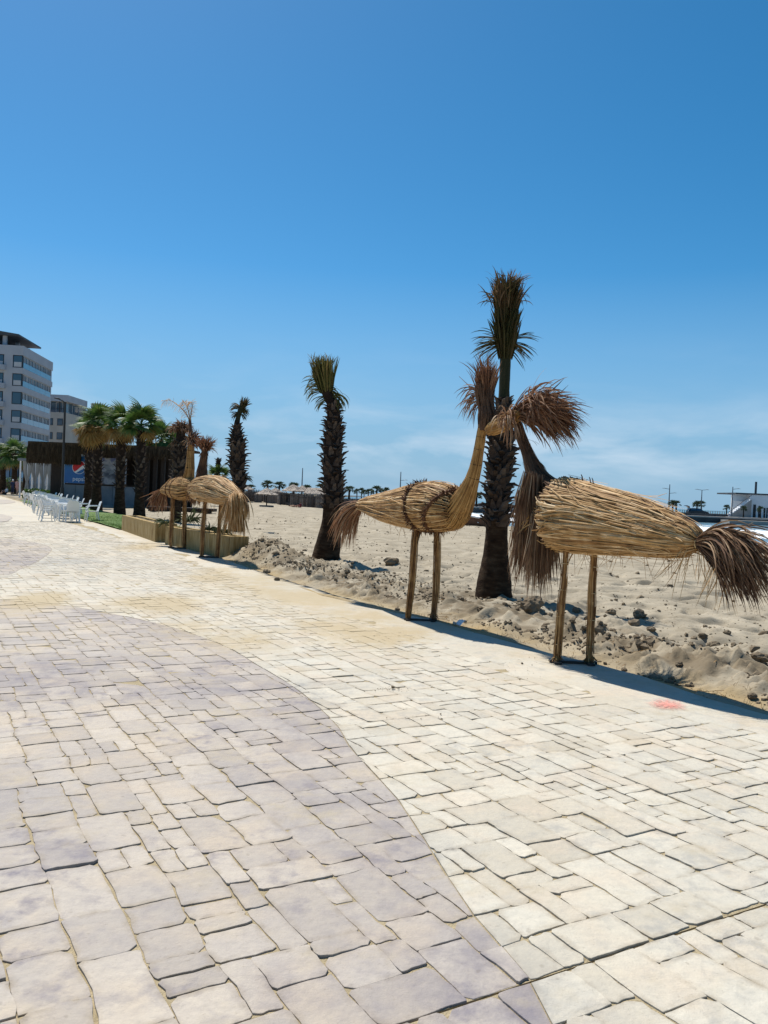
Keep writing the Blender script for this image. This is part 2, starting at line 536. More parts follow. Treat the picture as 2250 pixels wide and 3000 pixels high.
def surf_mat():
    m = mat('surf_water', [(.10, .17, .20), (.16, .24, .27)], .15, .2, 1, .7, 2.0, .5)
    n, l = m.node_tree.nodes, m.node_tree.links
    m.node_tree.nodes['Bump'].inputs['Distance'].default_value = .2
    p = n['Principled BSDF']
    base = p.inputs['Base Color'].links[0].from_socket
    at = n.new('ShaderNodeAttribute')
    at.attribute_name = 'tint'
    nz = n.new('ShaderNodeTexNoise')
    nz.inputs['Scale'].default_value = 1.4
    nz.inputs['Detail'].default_value = 8
    g = n.new('ShaderNodeNewGeometry')
    l.new(g.outputs['Position'], nz.inputs['Vector'])
    ad = n.new('ShaderNodeMath')
    ad.operation = 'ADD'
    l.new(at.outputs['Fac'], ad.inputs[0])
    l.new(nz.outputs['Fac'], ad.inputs[1])
    mr = n.new('ShaderNodeMapRange')
    mr.inputs['From Min'].default_value = .72
    mr.inputs['From Max'].default_value = 1.05
    l.new(ad.outputs[0], mr.inputs[0])
    mi = n.new('ShaderNodeMix')
    mi.data_type = 'RGBA'
    mi.inputs['B'].default_value = (.82, .84, .85, 1)
    l.new(mr.outputs[0], mi.inputs['Factor'])
    l.new(base, mi.inputs['A'])
    l.new(mi.outputs['Result'], p.inputs['Base Color'])
    mr2 = n.new('ShaderNodeMapRange')
    mr2.inputs['To Min'].default_value = .15
    mr2.inputs['To Max'].default_value = .9
    l.new(mr.outputs[0], mr2.inputs[0])
    l.new(mr2.outputs[0], p.inputs['Roughness'])
    return m
tag(grid_mesh('surf', SX, SY, SZ, foam, surf_mat()), kind='structure')

# ------------------------------------------------------------------ pavement of stamped stones
def stone_mat(name, base, smudge, smudge_amt):
    m = bpy.data.materials.new(name)
    m.use_nodes = True
    n, l = m.node_tree.nodes, m.node_tree.links
    p = n['Principled BSDF']
    p.inputs['Roughness'].default_value = .8
    p.inputs['Specular IOR Level'].default_value = .25
    g = n.new('ShaderNodeNewGeometry')
    def noise(scale, detail=4, rough=.55):
        z = n.new('ShaderNodeTexNoise')
        z.inputs['Scale'].default_value = scale
        z.inputs['Detail'].default_value = detail
        z.inputs['Roughness'].default_value = rough
        l.new(g.outputs['Position'], z.inputs['Vector'])
        return z
    def rng(sock, a, b, c=0.0, d=1.0):
        r_ = n.new('ShaderNodeMapRange')
        r_.inputs['From Min'].default_value = a
        r_.inputs['From Max'].default_value = b
        r_.inputs['To Min'].default_value = c
        r_.inputs['To Max'].default_value = d
        l.new(sock, r_.inputs[0])
        return r_.outputs[0]
    def mixc(f, a, b):
        x = n.new('ShaderNodeMix')
        x.data_type = 'RGBA'
        for s_, v_ in ((x.inputs['Factor'], f), (x.inputs['A'], a), (x.inputs['B'], b)):
            if isinstance(v_, tuple):
                s_.default_value = (*v_, 1)
            elif isinstance(v_, float):
                s_.default_value = v_
            else:
                l.new(v_, s_)
        return x.outputs['Result']
    def mul(a, b):
        x = n.new('ShaderNodeMath')
        x.operation = 'MULTIPLY'
        l.new(a, x.inputs[0])
        if isinstance(b, float):
            x.inputs[1].default_value = b
        else:
            l.new(b, x.inputs[1])
        return x.outputs[0]
    at = n.new('ShaderNodeAttribute')
    at.attribute_name = 'tint'
    stn = n.new('ShaderNodeAttribute')
    stn.attribute_name = 'stain'
    c = mixc(at.outputs['Fac'], base[0], base[1])
    big = rng(noise(.9, 3).outputs['Fac'], .35, .65)
    c = mixc(mul(big, .6), c, base[2])
    warm = rng(noise(2.7, 3).outputs['Fac'], .48, .66)
    c = mixc(mul(warm, .5), c, base[3])
    sm = mul(rng(noise(7, 5, .65).outputs['Fac'], .50, .70), rng(noise(1.1, 2).outputs['Fac'], .42, .60))
    c = mixc(mul(sm, smudge_amt), c, smudge)
    med = rng(noise(22, 6, .7).outputs['Fac'], .40, .68)
    c = mixc(mul(med, .22), c, smudge)
    ed_ = n.new('ShaderNodeAttribute')
    ed_.attribute_name = 'rim'
    dirt = mul(rng(ed_.outputs['Fac'], .0, 1.0), rng(noise(9, 5, .65).outputs['Fac'], .42, .62))
    c = mixc(mul(dirt, .55), c, (.25, .20, .135))
    gr_ = n.new('ShaderNodeAttribute')
    gr_.attribute_name = 'grime'
    c = mixc(mul(mul(gr_.outputs['Fac'], rng(noise(4.5, 6, .7).outputs['Fac'], .30, .62)), .8), c, smudge)
    spk = rng(noise(55, 3, .7).outputs['Fac'], .62, .72)
    c = mixc(mul(spk, .30), c, (.22, .18, .14))
    pit = rng(noise(18, 2).outputs['Fac'], .70, .76)
    c = mixc(mul(pit, .3), c, (.16, .13, .10))
    drift = mul(rng(noise(1.7, 5, .65).outputs['Fac'], .52, .66), rng(noise(13, 6, .7).outputs['Fac'], .38, .60))
    c = mixc(mul(drift, .5), c, (.40, .335, .225))
    # sand blown over the stones: a stain with its own outline
    sn = rng(noise(5, 6, .7).outputs['Fac'], .3, .7, -.25, .25)
    ad = n.new('ShaderNodeMath')
    ad.operation = 'ADD'
    l.new(stn.outputs['Fac'], ad.inputs[0])
    l.new(sn, ad.inputs[1])
    c = mixc(rng(ad.outputs[0], .22, .85, 0, .82), c, (.40, .315, .185))
    l.new(c, p.inputs['Base Color'])
    b1 = n.new('ShaderNodeBump')
    b1.inputs['Strength'].default_value = .8
    b1.inputs['Distance'].default_value = .008
    l.new(noise(24, 6, .65).outputs['Fac'], b1.inputs['Height'])
    b2 = n.new('ShaderNodeBump')
    b2.inputs['Strength'].default_value = .35
    b2.inputs['Distance'].default_value = .002
    l.new(noise(190, 3).outputs['Fac'], b2.inputs['Height'])
    l.new(b1.outputs[0], b2.inputs['Normal'])
    l.new(b2.outputs[0], p.inputs['Normal'])
    return m
M['stone_cream'] = stone_mat('stone_cream', [(.44, .385, .295), (.58, .525, .42), (.49, .47, .405), (.54, .445, .335)], (.27, .265, .25), .7)
M['stone_mauve'] = stone_mat('stone_mauve', [(.375, .326, .270), (.525, .460, .372), (.32, .295, .28), (.50, .41, .30)], (.20, .18, .198), .95)
M['joint'] = mat('joint_sand', [(.30, .245, .15), (.42, .345, .22)], .95, 14, 1, .9, 120, .1)

E1 = gp(1200, 2995)
E2 = gp(2250, 2646)
G_ANG = R(-30.0)
su = Vector((math.sin(G_ANG), math.cos(G_ANG), 0))
sv = Vector((math.cos(G_ANG), -math.sin(G_ANG), 0))
def st(a, b):                                                     # stone frame: a along, b across
    return Vector((E1.x, E1.y, 0)) + su * a + sv * b

# curved border between mauve and cream stamping
CURVE = [(1720, 3180), (1614, 3000), (1519, 2834), (1370, 2658), (1220, 2427), (1153, 2332), (1031, 2197), (976, 2115), (868, 2020), (759, 1953), (637, 1885), (447, 1824), (203, 1776), (60, 1762), (-150, 1748), (-700, 1735)]
BLOB = [(-300, 1700), (0, 1686), (60, 1668), (110, 1645), (143, 1622), (150, 1607), (125, 1595), (60, 1583), (-20, 1577), (-300, 1572)]
def smooth_px(pts, k=6):
    out = []
    w = [gp(*p).to_2d() for p in pts]
    for i in range(len(w) - 1):
        p0, p1, p2, p3 = w[max(i - 1, 0)], w[i], w[i + 1], w[min(i + 2, len(w) - 1)]
        for j in range(k):
            t = j / k
            out.append(0.5 * ((2 * p1) + (p2 - p0) * t + (2 * p0 - 5 * p1 + 4 * p2 - p3) * t * t + (3 * p1 - p0 - 3 * p2 + p3) * t ** 3))
    out.append(w[-1])
    return out
c1, c2 = smooth_px(CURVE), smooth_px(BLOB)
poly1 = [tuple(p) for p in c1] + [(-60, 12), (-60, -10), (1.2, -10), (1.2, 1.0)]
poly2 = [tuple(p) for p in c2] + [(-40, 24), (-40, 16)]
EDGE_LINES = [(np.array([tuple(p) for p in c1]), poly1), (np.array([tuple(p) for p in c2]), poly2)]
def inside(poly, x, y):
    r = False
    j = len(poly) - 1
    for i in range(len(poly)):
        xi, yi = poly[i]
        xj, yj = poly[j]
        if (yi > y) != (yj > y) and x < (xj - xi) * (y - yi) / (yj - yi) + xi:
            r = not r
        j = i
    return r
def clip_poly(poly, px, py, nx, ny):                              # keep the side the normal points to
    out = []
    for i in range(len(poly)):
        a, b = poly[i], poly[(i + 1) % len(poly)]
        da = (a[0] - px) * nx + (a[1] - py) * ny
        db = (b[0] - px) * nx + (b[1] - py) * ny
        if da >= 0:
            out.append(a)
        if (da >= 0) != (db >= 0):
            t = da / (da - db)
            out.append((a[0] + (b[0] - a[0]) * t, a[1] + (b[1] - a[1]) * t))
    return out

STAINS = [(gp(760, 1715), 2.3, .9), (gp(640, 1690), 1.5, .6), (gp(980, 1850), 1.0, .42), (gp(1090, 1870), .75, .40), (gp(900, 1760), 1.4, .9), (gp(470, 1770), .9, .55), (gp(700, 1870), .75, .45),
          (gp(560, 1850), .6, .4), (gp(1050, 1800), .9, .6), (gp(100, 1765), 1.0, .35), (gp(1180, 1860), .6, .4), (gp(420, 1600), 1.8, .5)]
def stain_at(P):                                                  # P: n x 2
    s_ = np.zeros(len(P))
    for c, ra, rb in STAINS:
        d = P - np.array([c.x, c.y])
        a = d @ np.array([1.0, 0.15])
        b = d @ np.array([-0.15, 1.0])
        q = np.hypot(a / rb * 0.62, b / ra * 0.62)
        s_ = np.maximum(s_, np.clip(1.25 - q, 0, 1))
    d = (P - np.array([E0.x, E0.y])) @ np.array([ev.x, ev.y])
    s_ = np.maximum(s_, np.clip(1.05 + d / 1.1, 0, 1) * .62)
    n_ = fbm(P[:, 0] * .9, P[:, 1] * .9, 91, 3)
    return np.clip(s_ * (0.35 + 1.3 * n_) - .12, 0, 1)

rs = random.Random(11)
UNIT = 0.102
SIZES = [(2, 2)] * 8 + [(2, 3)] * 6 + [(1, 2)] * 2 + [(1, 3)] * 1 + [(2, 1)] * 2 + [(3, 2)] * 2 + [(2, 4)] * 1      # across, along
def fill(a0, a1, b0, b1):
    na, nb = int(round((a1 - a0) / UNIT)), int(round((b1 - b0) / UNIT))
    ua, ub = (a1 - a0) / na, (b1 - b0) / nb
    used = np.zeros((na, nb), bool)
    for i in range(na):
        for j in range(nb):
            if used[i, j]:
                continue
            for _ in range(7):
                w, h = rs.choice(SIZES)
                if i + h <= na and j + w <= nb and not used[i:i + h, j:j + w].any():
                    break
            else:
                w = h = 1
                for w_, h_ in ((2, 2), (2, 1), (1, 2)):
                    if i + h_ <= na and j + w_ <= nb and not used[i:i + h_, j:j + w_].any():
                        w, h = w_, h_
                        break
            used[i:i + h, j:j + w] = True
            yield a0 + i * ua, a0 + (i + h) * ua, b0 + j * ub, b0 + (j + w) * ub

def seen(p, mx_=1.3):                                             # roughly inside the view (with room for a step aside)
    d = CAM_ROT.transposed() @ (Vector((p.x, p.y, 0)) - Vector((0, 0, EYE)))
    if d.z > -0.5:
        return 0
    x, y = PCX - d.x / d.z * FPX, PCY + d.y / d.z * FPX
    k = (FPX / -d.z) ** 2 * EYE / -d.z
    if -30 < x < 2280 and y < 3030:
        return k
    if -850 < x < 3100 and y < 4200:
        return k * 1e-4
    return 0

def border_v(u):                                                  # inner edge of the unstamped strip
    return -(0.34 + 0.70 * fbm(u * .8, u * 0 + 2, 15, 2) + 0.16 * (vnoise(u * 6, u * 0, 4) - .5))

stones = []                                                       # (pixel area, polygon, mauve?, n detail)
for (a0, a1) in ((-3.1, -0.0065), (0.0065, 33.0)):
    for A0, A1, B0, B1 in fill(a0, a1, -9.0, 4.2):
        c = st((A0 + A1) / 2, (B0 + B1) / 2)
        s_ = seen(c)
        if not s_:
            continue
        u_, v_ = to_ed(c)
        bv = float(border_v(np.array([u_]))[0])
        if v_ > bv + 0.10:
            continue
        dist = math.hypot(c.x, c.y)
        fine = dist < 7.5
        mid = dist < 14
        g1 = rs.uniform(.0008, .0034) * (1 if dist < 6 else .7)
        g2 = rs.uniform(.0008, .0028)
        ga0, ga1 = A0 + g2, A1 - g2
        gb0, gb1 = B0 + g1, B1 - g1 * rs.uniform(.5, 1.6)
        if rs.random() < .25:
            ga0 += rs.uniform(0, .012)
        ptl = []
        cr1 = [min(rs.uniform(.002, .016) + (rs.random() < .18) * .02, .22 * min(ga1 - ga0, gb1 - gb0)) for _ in range(4)]
        corners = [(ga0, gb0), (ga0, gb1), (ga1, gb1), (ga1, gb0)]
        dirs = [(1, 0), (0, -1), (-1, 0), (0, 1)]                 # from corner back along the former side / on along the next
        nb_ = 4 if fine else (2 if mid else 0)
        for k in range(4):
            p, q = corners[k], corners[(k + 1) % 4]
            r0, r1 = cr1[k], cr1[(k + 1) % 4]
            L = math.hypot(q[0] - p[0], q[1] - p[1])
            d = ((q[0] - p[0]) / L, (q[1] - p[1]) / L)
            nx, ny = d[1], -d[0]
            ts = [r0 / L] + [(i + 1) / (nb_ + 1) + rs.uniform(-.06, .06) for i in range(nb_)] + [1 - r1 / L]
            bow = rs.uniform(-.004, .004)
            for i, t in enumerate(ts):
                t = min(max(t, r0 / L), 1 - r1 / L)
                off = bow * math.sin(math.pi * t) + (rs.gauss(0, .0022) if nb_ else 0)
                ptl.append((p[0] + d[0] * L * t + nx * off, p[1] + d[1] * L * t + ny * off))
        A_, B_ = np.array([q_[0] for q_ in ptl]), np.array([q_[1] for q_ in ptl])
        wa = .021 * (vnoise(A_ * 5.3, B_ * 5.3, 201) - .5) + .010 * (vnoise(A_ * 17, B_ * 17, 203) - .5)
        wb = .021 * (vnoise(A_ * 5.3, B_ * 5.3, 202) - .5) + .010 * (vnoise(A_ * 17, B_ * 17, 204) - .5)
        fade = min(1.0, abs(A0) / .3, abs(A1) / .3)
        ptl = list(zip(A_ + wa * fade, B_ + wb))
        world_poly = [(st(a, b).x, st(a, b).y) for a, b in ptl]
        pieces = []
        done = False
        for line, poly in EDGE_LINES:
            dd = np.hypot(line[:, 0] - c.x, line[:, 1] - c.y)
            i = int(np.argmin(dd))
            if dd[i] > 0.6 and not (0 < i < len(line) - 1):
                continue
            p0, p1 = line[max(i - 1, 0)], line[min(i + 1, len(line) - 1)]
            t_ = (p1 - p0) / np.hypot(*(p1 - p0))
            nrm = np.array([-t_[1], t_[0]])
            ds = [(x - line[i][0]) * nrm[0] + (y - line[i][1]) * nrm[1] for x, y in world_poly]
            if min(ds) < -.004 and max(ds) > .004 and dd[i] < .5:
                for sg in (1, -1):
                    pp = clip_poly(world_poly, line[i][0] + sg * nrm[0] * .003, line[i][1] + sg * nrm[1] * .003, sg * nrm[0], sg * nrm[1])
                    if len(pp) >= 3:
                        cx_, cy_ = sum(x for x, _ in pp) / len(pp), sum(y for _, y in pp) / len(pp)
                        pieces.append((pp, inside(poly, cx_, cy_)))
                done = True
                break
        if not done:
            pieces.append((world_poly, inside(poly1, c.x, c.y) or inside(poly2, c.x, c.y)))
        for pp, mv in pieces:
            ar = abs(sum(pp[i][0] * pp[(i + 1) % len(pp)][1] - pp[(i + 1) % len(pp)][0] * pp[i][1] for i in range(len(pp)))) / 2
            if ar > 2e-4:
                stones.append((ar * s_, pp, mv, fine or mid, v_ - bv, min(1.0, max(.42, 1.3 - dist * .075))))
stones.sort(key=lambda s_: -s_[0])

pave = MB()
for b0, b1 in ((-40.0, -0.0045), (0.0045, 160.0)):                  # broken at the open expansion joint
    corners = [st(b0, -90), st(b1, -90)]
    ends = []
    for b_ in (b1, b0):                                           # meet the beach edge
        p = st(b_, 0)
        _, v_ = to_ed(p)
        ends.append(p + sv * (-v_ / sv.dot(ev)))
    pv = corners + ends
    n_ = len(pv)
    vv = [(p.x, p.y, 0.0) for p in pv] + [(p.x, p.y, -0.2) for p in pv]
    pave.add(vv, [tuple(range(n_ - 1, -1, -1)) if False else (0, 3, 2, 1), (4, 5, 6, 7)] + [(i, (i + 1) % n_, n_ + (i + 1) % n_, n_ + i) for i in range(n_)])
pavement = pave.build('pavement', M['joint'])
tag(pavement, kind='structure')

def stone_geo(poly, hi, sink, flat=1.0):
    n_ = len(poly)
    cx_, cy_ = sum(x for x, _ in poly) / n_, sum(y for _, y in poly) / n_
    top = max(.0026, .0064 + rs.gauss(0, .0019)) * flat - sink * .5
    tx, ty = rs.gauss(0, .010), rs.gauss(0, .010)
    rmax = max(math.hypot(x - cx_, y - cy_) for x, y in poly)
    rings = [(0.0, -.004), (0.0004, top - .0010), (.0022, top), (.032, top + .0006)] if hi else [(0.0, -.004), (.0025, top)]
    vs2, fs2 = [], []
    rims = []
    for ins, z in rings:
        rims += [1.0 if ins < .01 else 0.0] * n_
        for x, y in poly:
            dx, dy = x - cx_, y - cy_
            d = math.hypot(dx, dy) or 1
            k = max(1 - ins / d, .2)
            X_, Y_ = cx_ + dx * k, cy_ + dy * k
            vs2.append((X_, Y_, z + ((dx * tx + dy * ty) if z > 0 else 0)))
    for r_ in range(len(rings) - 1):
        for j in range(n_):
            j2 = (j + 1) % n_
            fs2.append((r_ * n_ + j, r_ * n_ + j2, (r_ + 1) * n_ + j2, (r_ + 1) * n_ + j))
    fs2.append(tuple((len(rings) - 1) * n_ + j for j in range(n_)))
    return vs2, fs2, rims
def orient(poly):
    a = sum(poly[i][0] * poly[(i + 1) % len(poly)][1] - poly[(i + 1) % len(poly)][0] * poly[i][1] for i in range(len(poly)))
    return poly if a > 0 else poly[::-1]
GRIME = [(gp(830, 2030), .75, .40, .9), (gp(640, 2010), .8, .45, .8), (gp(330, 1960), 1.1, .55, .75), (gp(90, 2000), .8, .5, .7), (gp(960, 2190), .4, .25, .7), (gp(800, 2150), .5, .25, .6), (gp(60, 2480), .35, .2, .8), (gp(1330, 2800), .28, .22, .7), (gp(1500, 2960), .3, .2, .9), (gp(1250, 2500), .2, .2, .7), (gp(920, 2900), .2, .15, .8), (gp(60, 1640), 2.5, 1.2, .8)]
def grime_at(P):
    s_ = np.zeros(len(P))
    for c_, ra, rb, k_ in GRIME:
        d = P - np.array([c_.x, c_.y])
        s_ = np.maximum(s_, k_ * np.clip(1.5 - np.hypot(d[:, 0] / ra, d[:, 1] / rb), 0, 1))
    return 1.3 * s_ * np.clip(fbm(P[:, 0] * 2.3, P[:, 1] * 2.3, 97, 3) * 2.4 - .5, 0, 1)
def set_stain(o, rim=None):
    me = o.data
    dark = me.materials[0].name == 'stone_mauve'
    if rim is not None:
        at = me.attributes.new('rim', 'FLOAT', 'POINT')
        at.data.foreach_set('value', rim)
    co = np.empty(len(me.vertices) * 3, np.float32)
    me.vertices.foreach_get('co', co)
    co = co.reshape(-1, 3)
    at = me.attributes.new('grime', 'FLOAT', 'POINT')
    g_ = grime_at(co[:, :2].astype(float))
    if dark and len(co):                                          # the mauve powder lies thickest beside the cream border
        ln_ = np.array([tuple(p) for p in c1])[::2]
        dm = np.min(np.hypot(co[:, None, 0] - ln_[None, :, 0], co[:, None, 1] - ln_[None, :, 1]), 1) if len(co) < 400 else np.concatenate([np.min(np.hypot(q[:, None, 0] - ln_[None, :, 0], q[:, None, 1] - ln_[None, :, 1]), 1) for q in np.array_split(co, max(1, len(co) // 4000))])
        g_ = np.maximum(g_, .85 * np.clip(1.15 - dm / .8, 0, 1) * np.clip(fbm(co[:, 0] * 1.9, co[:, 1] * 1.9, 98, 3) * 2.2 - .45, 0, 1))
    at.data.foreach_set('value', g_.astype(np.float32))
    at = me.attributes.new('stain', 'FLOAT', 'POINT')
    at.data.foreach_set('value', stain_at(co[:, :2].astype(float)).astype(np.float32))
rest = {True: MB(), False: MB()}
rest_rim = {True: [], False: []}
for i, (ar, pp, mv, hi, bd, flat) in enumerate(stones):
    sink = .005 * max(0, 1 - (-bd) / .35) if bd > -.35 else 0.0    # stamping fades out towards the plain strip
    vs2, fs2, rims = stone_geo(orient(pp), hi, sink, flat)
    if i < 300:
        b = MB()
        b.add(vs2, fs2, rs.random())
        set_stain(b.build('paving_stone', M['stone_mauve' if mv else 'stone_cream'], pavement), rims)
    else:
        rest[mv].add(vs2, fs2, rs.random())
        rest_rim[mv] += [r_ * (1 if hi else .5) for r_ in rims]
for mv, nm in ((False, 'cream_paving_stones'), (True, 'mauve_paving_stones')):
    o = rest[mv].build(nm, M['stone_mauve' if mv else 'stone_cream'], pavement)
    o['kind'] = 'stuff'
    set_stain(o, rest_rim[mv])

# farther on, where the stones can no longer be told apart
fp_a, fp_b = np.meshgrid(np.linspace(32.9, 130, 90), np.linspace(-60, 0, 40), indexing='ij')
FX = E1.x + su.x * fp_a + sv.x * fp_b
FY = E1.y + su.y * fp_a + sv.y * fp_b
vv0 = (FX - E0.x) * ev.x + (FY - E0.y) * ev.y
sh_ = -(vv0.max(1, keepdims=True)) * np.linspace(0, 1, 40)[None, :]   # stretch the sheet out to the edge line
FX, FY = FX + sv.x * sh_, FY + sv.y * sh_
fpav = grid_mesh('far_paving', FX, FY, np.full_like(FX, .0045), fbm(FX * .8, FY * .8, 6, 3), M['stone_cream'])
fpav.parent = pavement
set_stain(fpav)

# unstamped strip along the beach edge
uu = np.arange(-6, 60, 0.07)
inner = border_v(uu) + np.minimum(outer_v(uu), 0)
kk = np.linspace(0, 1, 8)
BV = inner[:, None] * (1 - kk[None, :]) + 0.0 * kk[None, :]
BU = np.repeat(uu[:, None], 8, 1)
outer = outer_v(uu) + .03
BV[:, -1] = outer
BZ = np.full_like(BV, .0098) + .003 * (fbm(BU * 3, BV * 3, 2, 3) - .5)
BZ[:, 0] = .002
BZ[:, -1] = .010
BX = E0.x + eu.x * BU + ev.x * BV
BY = E0.y + eu.y * BU + ev.y * BV
strip = grid_mesh('pavement_margin', BX, BY, BZ, fbm(BU, BV, 5, 2), M['stone_cream'])
tag(strip, kind='structure')
set_stain(strip)
# far swirls of mauve stamping and an old joint filled with dirt
mb = MB()
for blob in ([(-200, 1533), (0, 1530), (28, 1523), (36, 1517), (20, 1511), (-20, 1506), (-200, 1504)], [(-120, 1478), (0, 1477), (45, 1472), (30, 1466), (-10, 1463), (-120, 1461)]):
    w = smooth_px(blob, 4)
    mb.add([(p.x, p.y, .016) for p in w], [tuple(range(len(w)))])
sw = mb.build('mauve_swirl', M['stone_mauve'], pavement)
set_stain(sw)
far = MB()
p0, p1 = gp(185, 1583), gp(475, 1595)
nrm_ = Vector((p1.y - p0.y, p0.x - p1.x, 0)).normalized() * .025
steps_ = [p0.lerp(p1, i / 24) + nrm_ * rs.gauss(0, .35) for i in range(25)]
far.add([(p + nrm_).to_2d().to_3d() + Vector((0, 0, 0.017)) for p in steps_] + [(p - nrm_).to_2d().to_3d() + Vector((0, 0, 0.017)) for p in steps_], [(i, i + 1, 26 + i, 25 + i) for i in range(24)])
far.build('dirt_joint', M['earth'], pavement)
# faded red paint on the plain strip
mb = MB()
pc = gp(1955, 2070)
n_ = 40
ring = []
for k in range(n_):
    a = 2 * math.pi * k / n_
    q = gp(1955 + 66 * math.cos(a) * (1 + .16 * rs.uniform(-1, 1)), 2072 + 17 * math.sin(a) * (1 + .3 * rs.uniform(-1, 1)) + 6 * math.cos(a))
    ring.append((q.x, q.y, .0195))
mb.add(ring + [(pc.x, pc.y, .0195)], [(k, (k + 1) % n_, n_) for k in range(n_)])
def paint_mat():
    m = mat('red_paint', [(.68, .24, .19), (.72, .33, .27)], .85, 9, 1)
    n, l = m.node_tree.nodes, m.node_tree.links
    nz = n.new('ShaderNodeTexNoise')
    nz.inputs['Scale'].default_value = 16
    nz.inputs['Detail'].default_value = 8
    mr = n.new('ShaderNodeMapRange')
    mr.inputs['From Min'].default_value = .30
    mr.inputs['From Max'].default_value = .60
    mr.inputs['To Max'].default_value = .85
    l.new(nz.outputs['Fac'], mr.inputs[0])
    at = n.new('ShaderNodeAttribute')
    at.attribute_name = 'tint'
    mu = n.new('ShaderNodeMath')
    mu.operation = 'MULTIPLY'
    l.new(mr.outputs[0], mu.inputs[0])
    l.new(at.outputs['Fac'], mu.inputs[1])
    l.new(mu.outputs[0], n['Principled BSDF'].inputs['Alpha'])
    return m
mb.t = [0.0] * n_ + [1.6]
mb.build('paint_mark', paint_mat(), pavement)
# ------------------------------------------------------------------ helpers for reed and frond work
def cat(pts, t):                                                  # Catmull-Rom through (Vector, radius) at t in 0..1
    if t < 0:
        (pa, ra), (pb, rb) = pts[0], pts[1]
        e_ = -t * (len(pts) - 1)
        return pa + (pa - pb) * e_, max(ra + (ra - rb) * e_, .002)
    k = len(pts) - 1
    f = min(t, 1) * k
    i = min(int(f), k - 1)
    f -= i
    g = lambda j: pts[min(max(j, 0), k)]
    def cr_(a, b, c, d):
        return 0.5 * (2 * b + (c - a) * f + (2 * a - 5 * b + 4 * c - d) * f * f + (3 * b - a - 3 * c + d) * f ** 3)
    p = cr_(*[g(i + j)[0] for j in (-1, 0, 1, 2)])
    r = cr_(*[g(i + j)[1] for j in (-1, 0, 1, 2)])
    return p, max(r, .002)
class Spine:
    def __init__(s, pix, y, dy=0.0):                              # pix: (px, py, radius px); y: distance; dy: extra distance from first to last point
        k = len(pix) - 1
        s.pts = []
        for i, (px, py, r) in enumerate(pix):
            yy = y + dy * i / k
            p = vp(px, py, yy)
            s.pts.append((p, r * p.y / FPX))
        s.n = y.n.copy() if isinstance(y, Upright) else Vector((0, 1, 0))
    def at(s, t, ang, lift=0.0, rk=1.0):
        p, r = cat(s.pts, t)
        a, b = cat(s.pts, t - .02)[0], cat(s.pts, t + .02)[0]
        tg = (b - a).normalized()
        bn = tg.cross(s.n).normalized()
        return p + (bn * math.cos(ang) + s.n * math.sin(ang)) * (r * rk + lift), tg
def reed_skin(mb, sp, n, rw, t0=(0, .5), ln=(.35, .7), lift=.004, end_flare=0.0, seg=5, tmin=0.0, tmax=1.0, tint=(0, 1), tw_=.13):
    for _ in range(n):
        a = rnd.uniform(0, 2 * math.pi)
        s0 = rnd.uniform(*t0)
        s1 = min(s0 + rnd.uniform(*ln), tmax + rnd.uniform(-.03, .02))
        s0 = max(s0, tmin + rnd.uniform(-.01, .03))
        if s1 - s0 < .08:
            continue
        tw = rnd.gauss(0, tw_)
        wob = rnd.gauss(0, .03)
        lf = rnd.uniform(0, lift)
        fl = max(0, rnd.gauss(0, end_flare))
        r = rw * rnd.uniform(.55, 1.3)
        ti = rnd.uniform(*tint)
        vs2, fs2 = [], []
        for i in range(seg + 1):
            f = i / seg
            t = s0 + (s1 - s0) * f
            p, tg = sp.at(t, a + tw * f + wob * math.sin(f * 5), lf + fl * f ** 3)
            o_ = p - cat(sp.pts, t)[0]
            o_ = (o_ - tg * o_.dot(tg)).normalized()
            sd_ = o_.cross(tg)
            k = r * (.45 if i == seg else .9 if i == 0 else 1)
            vs2 += [p - sd_ * k, p - sd_ * (k * .4) + o_ * (k * .55), p + sd_ * (k * .4) + o_ * (k * .55), p + sd_ * k]
        for i in range(seg):
            q = i * 4
            fs2 += [(q, q + 1, q + 5, q + 4), (q + 1, q + 2, q + 6, q + 5), (q + 2, q + 3, q + 7, q + 6)]
        fs2 += [(0, 3, 2, 1), (seg * 4, seg * 4 + 1, seg * 4 + 2, seg * 4 + 3)]
        mb.add(vs2, fs2, ti)
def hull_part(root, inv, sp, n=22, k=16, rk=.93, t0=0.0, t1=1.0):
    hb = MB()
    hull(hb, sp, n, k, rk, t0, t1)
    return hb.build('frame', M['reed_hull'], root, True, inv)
def hull(mb, sp, n=22, k=16, rk=.965, t0=0.0, t1=1.0, tint=.5):
    vs2, fs2 = [], []
    for i in range(k + 1):
        for j in range(n):
            vs2.append(sp.at(t0 + (t1 - t0) * i / k, 2 * math.pi * j / n, 0, rk)[0])
    for i in range(k):
        for j in range(n):
            j2 = (j + 1) % n
            fs2.append((i * n + j, i * n + j2, (i + 1) * n + j2, (i + 1) * n + j))
    fs2.append(tuple(range(n - 1, -1, -1)))
    fs2.append(tuple(k * n + j for j in range(n)))
    mb.add(vs2, fs2, tint)
def ring(mb, sp, t, thick, lift=.0, n=26, tint=.5, slant=0.0):
    pts = [sp.at(t + slant * math.cos(2 * math.pi * j / n), 2 * math.pi * j / n, lift)[0] for j in range(n + 1)]
    mb.tube(pts, thick, 6, tint, cap=False)
